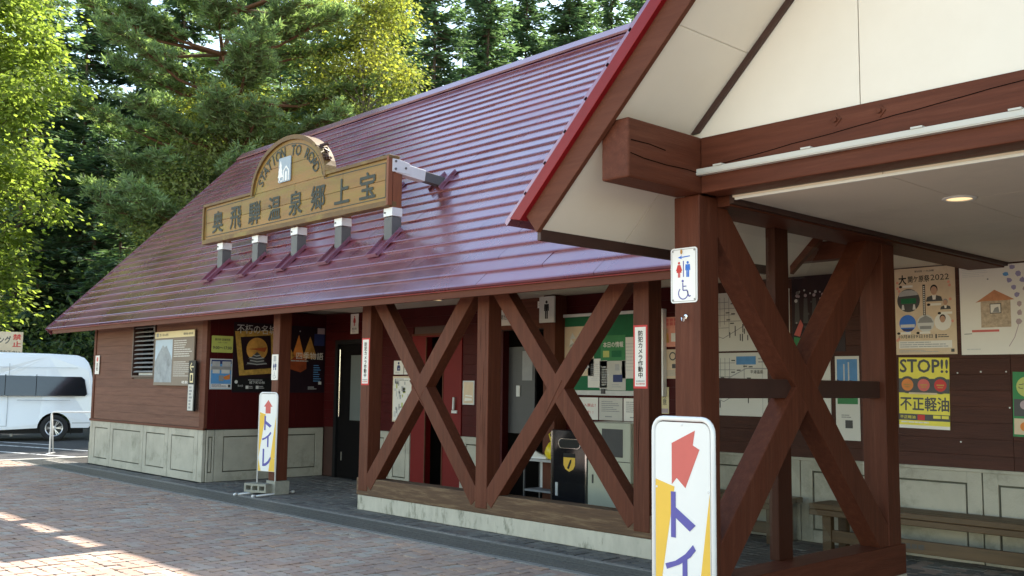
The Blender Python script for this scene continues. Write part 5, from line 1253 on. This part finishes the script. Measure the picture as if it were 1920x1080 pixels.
for s_ in (1, -1):
    wb = side_poly([(1.95, 1.17), (5.10, 1.17), (5.15, 1.22), (5.08, 1.60), (5.00, 1.67), (1.95, 1.70)], 'side_window', 'glass', .004, s_)
    side_poly([(1.0, 1.16), (1.86, 1.16), (1.86, 1.72), (1.42, 1.72)], 'front_window', 'glass', .004, s_)
    for x in (3.20, 3.92): side_poly([(x, 1.19), (x+.018, 1.19), (x+.018, 1.72), (x, 1.72)], 'window_divider', 'black', .007, s_, wb)
    for pts in ([(1.90, .40), (1.908, .40), (1.908, 1.95), (1.90, 1.95)], [(3.28, .40), (3.29, .40), (3.29, 2.0), (3.28, 2.0)], [(1.9, .392), (3.29, .392), (3.29, .40), (1.9, .40)]): side_poly(pts, 'door_seam', 'grey', .003, s_)
    side_poly([(3.5, 1.05), (4.75, 1.05), (4.75, 1.065), (3.5, 1.065)], 'slide_rail', 'midgrey', .008, s_)
    side_poly([(.9, 1.90), (4.9, 1.90), (4.9, 1.915), (.9, 1.915)], 'roof_seam', 'lightgrey', .003, s_)
    side_poly([(4.82, .46), (5.25, .46), (5.25, .475), (4.82, .475)], 'bumper_seam', 'grey', .003, s_)
    MB().box(5.28, 5.37, s_*.80-.06, s_*.80+.06, .80, 1.35).build('tail_lamp', 'lamp_red', van, .01)
    MB().box(4.80, 4.815, s_*.72-.12, s_*.72+.12, .17, .40).build('mud_flap', 'black', van)
    for cx in (.95, RWX):
        wh = empty('wheel', (cx, s_*.83, .34), parent=van)
        MB().lathe([(.20, -.10), (.315, -.10), (.338, -.07), (.34, 0), (.338, .07), (.315, .095), (.215, .098), (.21, .06)], 40, lambda x, y, z: (x, s_*z, y)).build('tyre', 'tyre', wh, smooth=True)
        rm = MB().lathe([(.21, .08), (.222, .092), (.21, .098), (.195, .085), (.19, .02)], 40, lambda x, y, z: (x, s_*z, y))
        rm.lathe([(0, .085), (.04, .083), (.055, .07), (.055, .02)], 20, lambda x, y, z: (x, s_*z, y))
        for k in range(6):
            for dlt in (-.14, .14):
                a = 2*math.pi*k/6+dlt
                rm.beam((.045*math.cos(a-dlt*.6), s_*.072, .045*math.sin(a-dlt*.6)), (.20*math.cos(a), s_*.085, .20*math.sin(a)), .022, .02, (0, 1, 0))
        rm.build('rim', 'alloy', wh, smooth=False)
        MB().lathe([(0, .015), (.19, .015)], 24, lambda x, y, z: (x, s_*z, y)).build('brake_disc', 'charcoal', wh)
MB().prism([(-.62, 1.25), (.62, 1.25), (.55, 1.85), (-.55, 1.85)], lambda u, v, d: (5.35-(v-1.1)*.22+d, u, v), .0, .012).build('rear_window', 'glass', van)
MB().prism([(-.72, 1.22), (.72, 1.22), (.60, 2.0), (-.60, 2.0)], lambda u, v, d: (.58+(v-1.22)*.92-d, u, v), .0, .012).build('windscreen', 'glass', van)
MB().box(-.005, .06, -.7, .7, .72, .92).build('grille', 'charcoal', van)
# heading: front toward (-.297,-.955); rear wheel near (-27.3, 9.0), near side faces +X
hd = Vector((-.297, -.955, 0)); lat = Vector((.955, -.297, 0))     # lat: outward from the visible side
ang = math.atan2(-hd.y, -hd.x)                                      # local +x points to the tail
van.rotation_euler = (0, 0, ang)
target = Vector((-27.15, 9.02, -.02))
lx = Vector((math.cos(ang), math.sin(ang), 0)); ly = Vector((-math.sin(ang), math.cos(ang), 0))
sgn_v = 1 if ly.dot(lat) > 0 else -1
van.location = target - lx*RWX - ly*sgn_v*.92

# pipe barrier near the van
t = empty('pipe_barrier', (-22.4, 7.38, -.02), 'thin white pipe barrier standing on the asphalt in front of the van', 'barrier', rz=R(52))
MB().tube([(0, 0, 0), (0, 0, .86), (.04, 0, .90), (1.10, 0, .90), (1.14, 0, .86), (1.14, 0, 0)], .02, 8).build('hoop', 'white_gloss', t, smooth=True)
for x in (0, 1.14):
    MB().tube([(x, .02, .84), (x-.02, .26, .01)], .016, 8).build('stay', 'lightgrey', t, smooth=True)
    MB().tube([(x, -.18, .016), (x, .30, .016)], .016, 8).build('foot', 'white_gloss', t, smooth=True)

# no-idling board
t = empty('notice_sign', (-29.98, 8.82, .24), 'white board with red no idling writing behind the van', 'sign', rz=R(70))
pb = MB().box(-1.2, .16, -.02, .02, 1.98, 2.66).build('board', 'paper_warm', t, .004)
def lett(body, x0, x1, z0, z1, m):
    v, f = text_geo(body, .03); mn, mx = v.min(0), v.max(0); b = MB()
    b.add([(x0+(a-mn[0])/(mx[0]-mn[0])*(x1-x0), -.0225-e, z0+(c-mn[1])/(mx[1]-mn[1])*(z1-z0)) for a, c, e in v], f); b.build('lettering', m, pb)
lett('アイドリング', -1.14, -.14, 2.32, 2.54, 'charcoal'); lett('禁', -.10, .12, 2.43, 2.60, 'red'); lett('止', -.10, .12, 2.24, 2.40, 'red'); lett('環境保全にご協力下さい', -1.1, .10, 2.04, 2.14, 'charcoal')
for x in (-1.0, 0): MB().tube([(x, .04, -.3), (x, .04, 2.6)], .03, 8).build('post', 'lightgrey', t)
# ================================================================== TREES
def quad_mesh(name, Q, m):
    Q = np.asarray(Q, dtype=np.float32); n = len(Q)
    me = bpy.data.meshes.new(name)
    me.vertices.add(n*4); me.vertices.foreach_set('co', Q.reshape(-1))
    me.loops.add(n*4); me.loops.foreach_set('vertex_index', np.arange(n*4, dtype=np.int32))
    me.polygons.add(n); me.polygons.foreach_set('loop_start', np.arange(0, n*4, 4, dtype=np.int32)); me.polygons.foreach_set('loop_total', np.full(n, 4, dtype=np.int32))
    me.update(); me.validate(); me.materials.append(M[m]); return me
def unit(a): return a/np.maximum(np.linalg.norm(a, axis=-1, keepdims=True), 1e-6)
def leaves(c, d, nrm_, l, wd):
    d = unit(d); s_ = unit(np.cross(d, nrm_)); l = np.asarray(l).reshape(-1, 1); wd = np.asarray(wd).reshape(-1, 1)
    return np.stack([c-d*l*.5, c+s_*wd*.5-d*l*.05, c+d*l*.5, c-s_*wd*.5-d*l*.05], 1)
def trunk_mesh(b, base, top, r0, r1, g, wob=.15, seg=7):
    p0, p1 = np.array(base, float), np.array(top, float); pts = []
    for k in range(seg+1):
        t = k/seg; p = p0+(p1-p0)*t
        if 0 < k < seg: p = p+np.array([g.normal(0, wob), g.normal(0, wob), 0])
        pts.append(tuple(p))
    b.tube(pts, [r0+(r1-r0)*(k/seg)**.8 for k in range(seg+1)], 8); return pts

def make_tree(name, label, crown_m, bark_m, base, fn, group=None, extra=None):
    t = empty(name, tuple(base), label, 'tree', group)
    tb, Q, E_ = fn()
    tb.build('trunk', bark_m, t, smooth=True)
    link('crown', quad_mesh('crown', Q, crown_m), None, t)
    if E_ is not None and len(E_): link('yellow_foliage' if extra == 'golden' else 'outer_foliage', quad_mesh('foliage', E_, extra), None, t)
    return t

def broadleaf(H, z0, Rx, Ry, seed, nclus=120, per=170, leaf=.10, flat=.45, spread=.42, r0=.16, stems=1, top_shift=(0, 0), yellow=None, open_=.25):
    def fn():
        g = np.random.default_rng(seed); tb = MB(); Q = []; Y_ = []
        for s_ in range(stems):
            off = (0, 0) if stems == 1 else (g.normal(0, Rx*.22), g.normal(0, Ry*.22))
            pts = trunk_mesh(tb, (off[0]*.4, off[1]*.4, 0), (off[0]+top_shift[0], off[1]+top_shift[1], H*.93), r0*(1 if s_ == 0 else .7), .02, g, .12)
            tr = np.array(pts)
            for i in range(nclus//stems):
                u = g.uniform(0, 1)
                zt = z0+(H-z0)*u**.85
                prof_ = math.sin(math.pi*min(.98, .12+.80*u))**.6
                a = g.uniform(0, 2*math.pi); rr = math.sqrt(g.uniform(open_**2, 1))*prof_*g.uniform(.75, 1.12)
                ax = tr[min(len(tr)-1, int(max(0, (zt/H)*7)))]
                c = np.array([ax[0]+Rx*rr*math.cos(a), ax[1]+Ry*rr*math.sin(a), zt])
                st = np.array([ax[0], ax[1], max(.8, zt-np.hypot(*(c-ax)[:2])*.7)])
                midp = (st+c)/2+np.array([g.normal(0, .1), g.normal(0, .1), .12])
                tb.tube([tuple(st), tuple(midp), tuple(c)], [.035*(1.2-u)+.008, .022*(1.2-u)+.006, .004], 5, False)
                n = int(per*g.uniform(.5, 1.4)); sp = spread*g.uniform(.7, 1.3)
                o = g.normal(0, 1, (n, 3))*np.array([sp, sp, sp*flat]); o[:, 2] -= .12*(o[:, 0]**2+o[:, 1]**2)/sp
                ctr = c+o
                d = o*np.array([1, 1, .2])+g.normal(0, .25, (n, 3)); d[:, 2] -= .25
                nn = np.stack([g.normal(0, .55, n), g.normal(0, .55, n), np.ones(n)], 1)
                L = leaf*g.uniform(.6, 1.3, n)
                q = leaves(ctr, d, nn, L, L*g.uniform(.55, .8, n))
                if yellow is not None and yellow(c, u, g): Y_.append(q)
                else: Q.append(q)
        return tb, np.concatenate(Q), (np.concatenate(Y_) if Y_ else None)
    return fn

def fir(H, R0, seed, zmin=.10, step=.36, dens=1.15, r0=.2, tw=.46, power=.7):
    def fn():
        g = np.random.default_rng(seed); tb = MB(); Q = []
        trunk_mesh(tb, (0, 0, 0), (g.normal(0, .15), g.normal(0, .15), H), r0, .015, g, .04)
        z = H*zmin
        while z < H-.2:
            f_ = (1-z/H); nb = g.integers(5, 8)
            for k in range(nb):
                if g.uniform() < .10: continue
                a = g.uniform(0, 2*math.pi); L = R0*f_**power*g.uniform(.6, 1.15)+.25
                dr = g.uniform(-.05, .35)*(1 if z < H*.8 else -.6)
                n = max(4, int(L/.16*dens)); t = np.linspace(.12, 1, n)
                ca, sa = math.cos(a), math.sin(a)
                ctr = np.stack([ca*L*t, sa*L*t, z-dr*L*t+.22*L*t*t*.5], 1)
                if L > .8: tb.tube([tuple(ctr[0]*np.array([0, 0, 1])), tuple(ctr[n//2]), tuple(ctr[-1])], [.028, .018, .004], 4, False)
                for s_ in (-1, 1):
                    for rep in range(2):
                        wl_ = tw*(1.15-t*.65)*g.uniform(.7, 1.3, n)*(1 if L > 1 else .7)
                        ang_ = g.uniform(.55, 1.15, n)*s_
                        d = np.stack([np.cos(ang_)*ca-np.sin(ang_)*sa, np.cos(ang_)*sa+np.sin(ang_)*ca, g.normal(-.18, .16, n)], 1)
                        nn = np.stack([g.normal(0, .4, n), g.normal(0, .4, n), np.ones(n)], 1)
                        cc = ctr+unit(d)*wl_[:, None]*.5+g.normal(0, .05, (n, 3))
                        Q.append(leaves(cc, d, nn, wl_*1.15, np.full(n, .12)*g.uniform(.7, 1.5, n)))
            z += step*g.uniform(.7, 1.3)*(1 if z < H*.75 else .7)
        return tb, np.concatenate(Q), None
    return fn

def pine(H, R0, seed, zlist, r0=.26):
    def fn():
        g = np.random.default_rng(seed); tb = MB(); Q = []
        pts = np.array(trunk_mesh(tb, (0, 0, 0), (.5, -.3, H), r0, .04, g, .15, 9))
        for (zt, L0, nb) in zlist:
            ax = pts[min(9, int(zt/H*9))]
            for k in range(nb):
                a = 2*math.pi*k/nb+g.uniform(-.35, .35); L = L0*g.uniform(.7, 1.12); rise = g.uniform(.06, .20)*L
                p0 = np.array([ax[0], ax[1], zt-.5]); p2 = p0+np.array([math.cos(a)*L, math.sin(a)*L, rise+.4]); p1 = (p0+p2)/2+np.array([0, 0, -.18*L*.5])
                tb.tube([tuple(p0), tuple(p1), tuple(p2)], [.075, .05, .012], 6, False)
                for s_ in np.linspace(.36, 1.0, 14):
                    b0 = (1-s_)**2*p0+2*s_*(1-s_)*p1+s_*s_*p2
                    for side in (-1, 1, 0):
                        aa = a+side*g.uniform(.5, 1.1); l2 = g.uniform(.5, 1.25)*(1.15-.5*s_)
                        e = b0+np.array([math.cos(aa)*l2, math.sin(aa)*l2, g.uniform(.02, .28)])
                        tb.tube([tuple(b0), tuple(e)], [.016, .005], 4, False)
                        for q_ in (.3, .55, .8, 1.0):
                            c = b0+(e-b0)*q_+g.normal(0, .06, 3); n = 15
                            d = unit(g.normal(0, 1, (n, 3))*np.array([1, 1, .6])+np.array([math.cos(aa)*.5, math.sin(aa)*.5, .75]))
                            l = g.uniform(.16, .30, n)
                            Q.append(leaves(c+d*l[:, None]*.5, d, g.normal(0, 1, (n, 3)), l, np.full(n, .046)))
        return tb, np.concatenate(Q), None
    return fn

def at(px, py, depth):
    d = r2*(px-960)+u2*(540-py)+fw*1857.98
    return cam.location + d*(depth/1857.98)
def ground_at(px, depth):
    p = at(px, 720, depth); return (p.x, p.y, -.08)
G_ = 'trees of the wood beyond the building'
make_tree('maple_tree', 'bright green maple tree with sunlit leaves behind the white van', 'maple', 'bark', ground_at(-120, 29.5), broadleaf(15.5, 3.0, 2.9, 3.2, 11, 290, 190, .19, .5, .46, .16, open_=.3), G_)
make_tree('pine_tree', 'tall red barked pine with layered needle boughs beside the arched sign', 'pine', 'pinebark', ground_at(415, 31.5), pine(15.8, 4.3, 21, [(z_*.853, l_*.86, n_) for z_, l_, n_ in [(5.8, 3.2, 5), (7.4, 4.9, 8), (9.1, 4.6, 8), (11.1, 4.9, 9), (13.0, 4.9, 9), (14.9, 4.5, 9), (16.6, 3.4, 8), (18.0, 2.0, 6)]]), G_)
yl = lambda lo_: (lambda c, u, g: (u > lo_ and g.uniform() < .5) or g.uniform() < .05)
make_tree('yellowing_tree', 'tall loose tree turning yellow at its top behind the roof ridge', 'olive', 'palebark', ground_at(655, 32), broadleaf(14.6, 5.0, 2.0, 2.2, 31, 230, 150, .125, .75, .38, .10, stems=4, yellow=yl(.66), open_=.1), G_, 'golden')
make_tree('yellowing_tree', 'lower tree with a yellow crown tip in front of the pine', 'olive', 'palebark', ground_at(430, 31), broadleaf(11.3, 3.2, 1.9, 2.0, 33, 190, 150, .125, .75, .38, .09, stems=3, yellow=yl(.78), open_=.1), G_, 'golden')
make_tree('olive_tree', 'grey green small leaved tree just behind the left roof slope', 'olive', 'palebark', ground_at(335, 29), broadleaf(8.6, 2.8, 1.5, 1.6, 35, 120, 150, .12, .75, .36, .08, stems=3, open_=.1), G_)
make_tree('olive_tree', 'wide grey green tree filling the gap behind the ridge beside the yellow crown', 'olive', 'palebark', ground_at(545, 33), broadleaf(10.4, 4.2, 1.9, 2.0, 36, 150, 150, .125, .75, .38, .08, stems=3, open_=.1), G_)
firs = [(232, 47, 24, 3.6, 'tall fir showing left of the pine top'), (318, 50, 26, 3.8, 'tall fir showing through the pine boughs'), (455, 50, 25, 3.6, 'tall fir between the pine and the yellow crown'), (20, 40, 20, 3.2, 'fir seen through the gaps of the maple crown'), (62, 43, 21, 3.4, 'tall fir rising directly behind the maple crown'), (140, 46, 23, 3.4, 'tall fir in the gap between the maple and the pine'), (805, 40, 21, 3.3, 'fir tree whose trunk rises behind the middle of the ridge'), (905, 44, 23, 3.4, 'dark fir tree standing second right of the yellow crown'), (1065, 42, 22, 3.4, 'fir tree with bare lower limbs near the right end of the ridge'), (722, 46, 24, 3.6, 'dark fir tree just right of the yellow crown'),
        (1150, 46, 23, 3.2, 'fir tree closest to the red edged porch gable'), (985, 50, 25, 3.6, 'dark fir tree in the gap between two nearer firs'), (585, 48, 24, 3.6, 'fir tree rising behind the arched sign'), (265, 45, 17, 3.8, 'low limbed dark fir behind the left roof slope'), (165, 41, 12.5, 3.6, 'short dark fir between the maple and the roof'), (355, 50, 16, 3.8, 'dark fir under the pine boughs'), (95, 47, 15, 3.6, 'dark fir behind the maple and the van'), (215, 37, 8.5, 3.0, 'young dark fir beyond the left roof corner'), (1215, 40, 20, 3.2, 'fir tree mostly hidden by the porch gable')]
for i, (px_, dp, H_, R_, lab) in enumerate(firs):
    make_tree('fir_tree', lab, 'fir', 'bark', ground_at(px_, dp), fir(H_, R_, 50+i, zmin=.08 if H_ < 18 else .16, r0=.2), G_)
# far wood: one mass of firs
g = np.random.default_rng(5); Qs = []; tbs = MB()
protos = [fir(23, 4.2, 90+k, zmin=.06, step=.6, dens=.7, tw=.8)() for k in range(3)]
for k in range(84):
    px_ = (-420+k*22 if k < 50 else 680+(k-50)*17)+g.uniform(-10, 10); dp = [56, 64, 73][k % 3]+g.uniform(-3, 3)
    bx_, by_, bz_ = ground_at(px_, dp); q = protos[k % 3][1]; a = g.uniform(0, 6.28); sc = g.uniform(.85, 1.15)*(dp/60)**.6
    if px_ < 420: sc *= .86
    ca, sa = math.cos(a), math.sin(a); Rm = np.array([[ca, -sa, 0], [sa, ca, 0], [0, 0, 1]])
    Qs.append((q.reshape(-1, 3) @ Rm.T*sc+np.array([bx_, by_, bz_])).reshape(-1, 4, 3))
    tbs.tube([(bx_, by_, bz_), (bx_, by_, bz_+20*sc)], [.22, .03], 6)
fw_ = empty('far_wood', kind='stuff')
tag(link('needles', quad_mesh('far_wood', np.concatenate(Qs), 'fir_far'), None, fw_), kind='stuff')
tag(tbs.build('trunks', 'bark', fw_), kind='stuff')
# dark undergrowth at the foot of the wood
g = np.random.default_rng(9); Q = []
for k in range(420):
    px_ = g.uniform(-500, 760); dp = g.uniform(33, 50); p = at(px_, 720, dp); h_ = g.uniform(.6, 4.2) if px_ < 250 else g.uniform(.5, 3.2)
    c = np.array([p.x, p.y, h_*.6]); n = int(g.uniform(90, 190))
    o = g.normal(0, 1, (n, 3))*np.array([.7, .7, h_*.33]); d = g.normal(0, 1, (n, 3)); nn = np.stack([g.normal(0, .6, n), g.normal(0, .6, n), np.ones(n)], 1)
    L = .20*g.uniform(.6, 1.4, n); Q.append(leaves(c+o, d, nn, L, L*.6))
tag(link('undergrowth', quad_mesh('undergrowth', np.concatenate(Q), 'shrub')), kind='stuff')
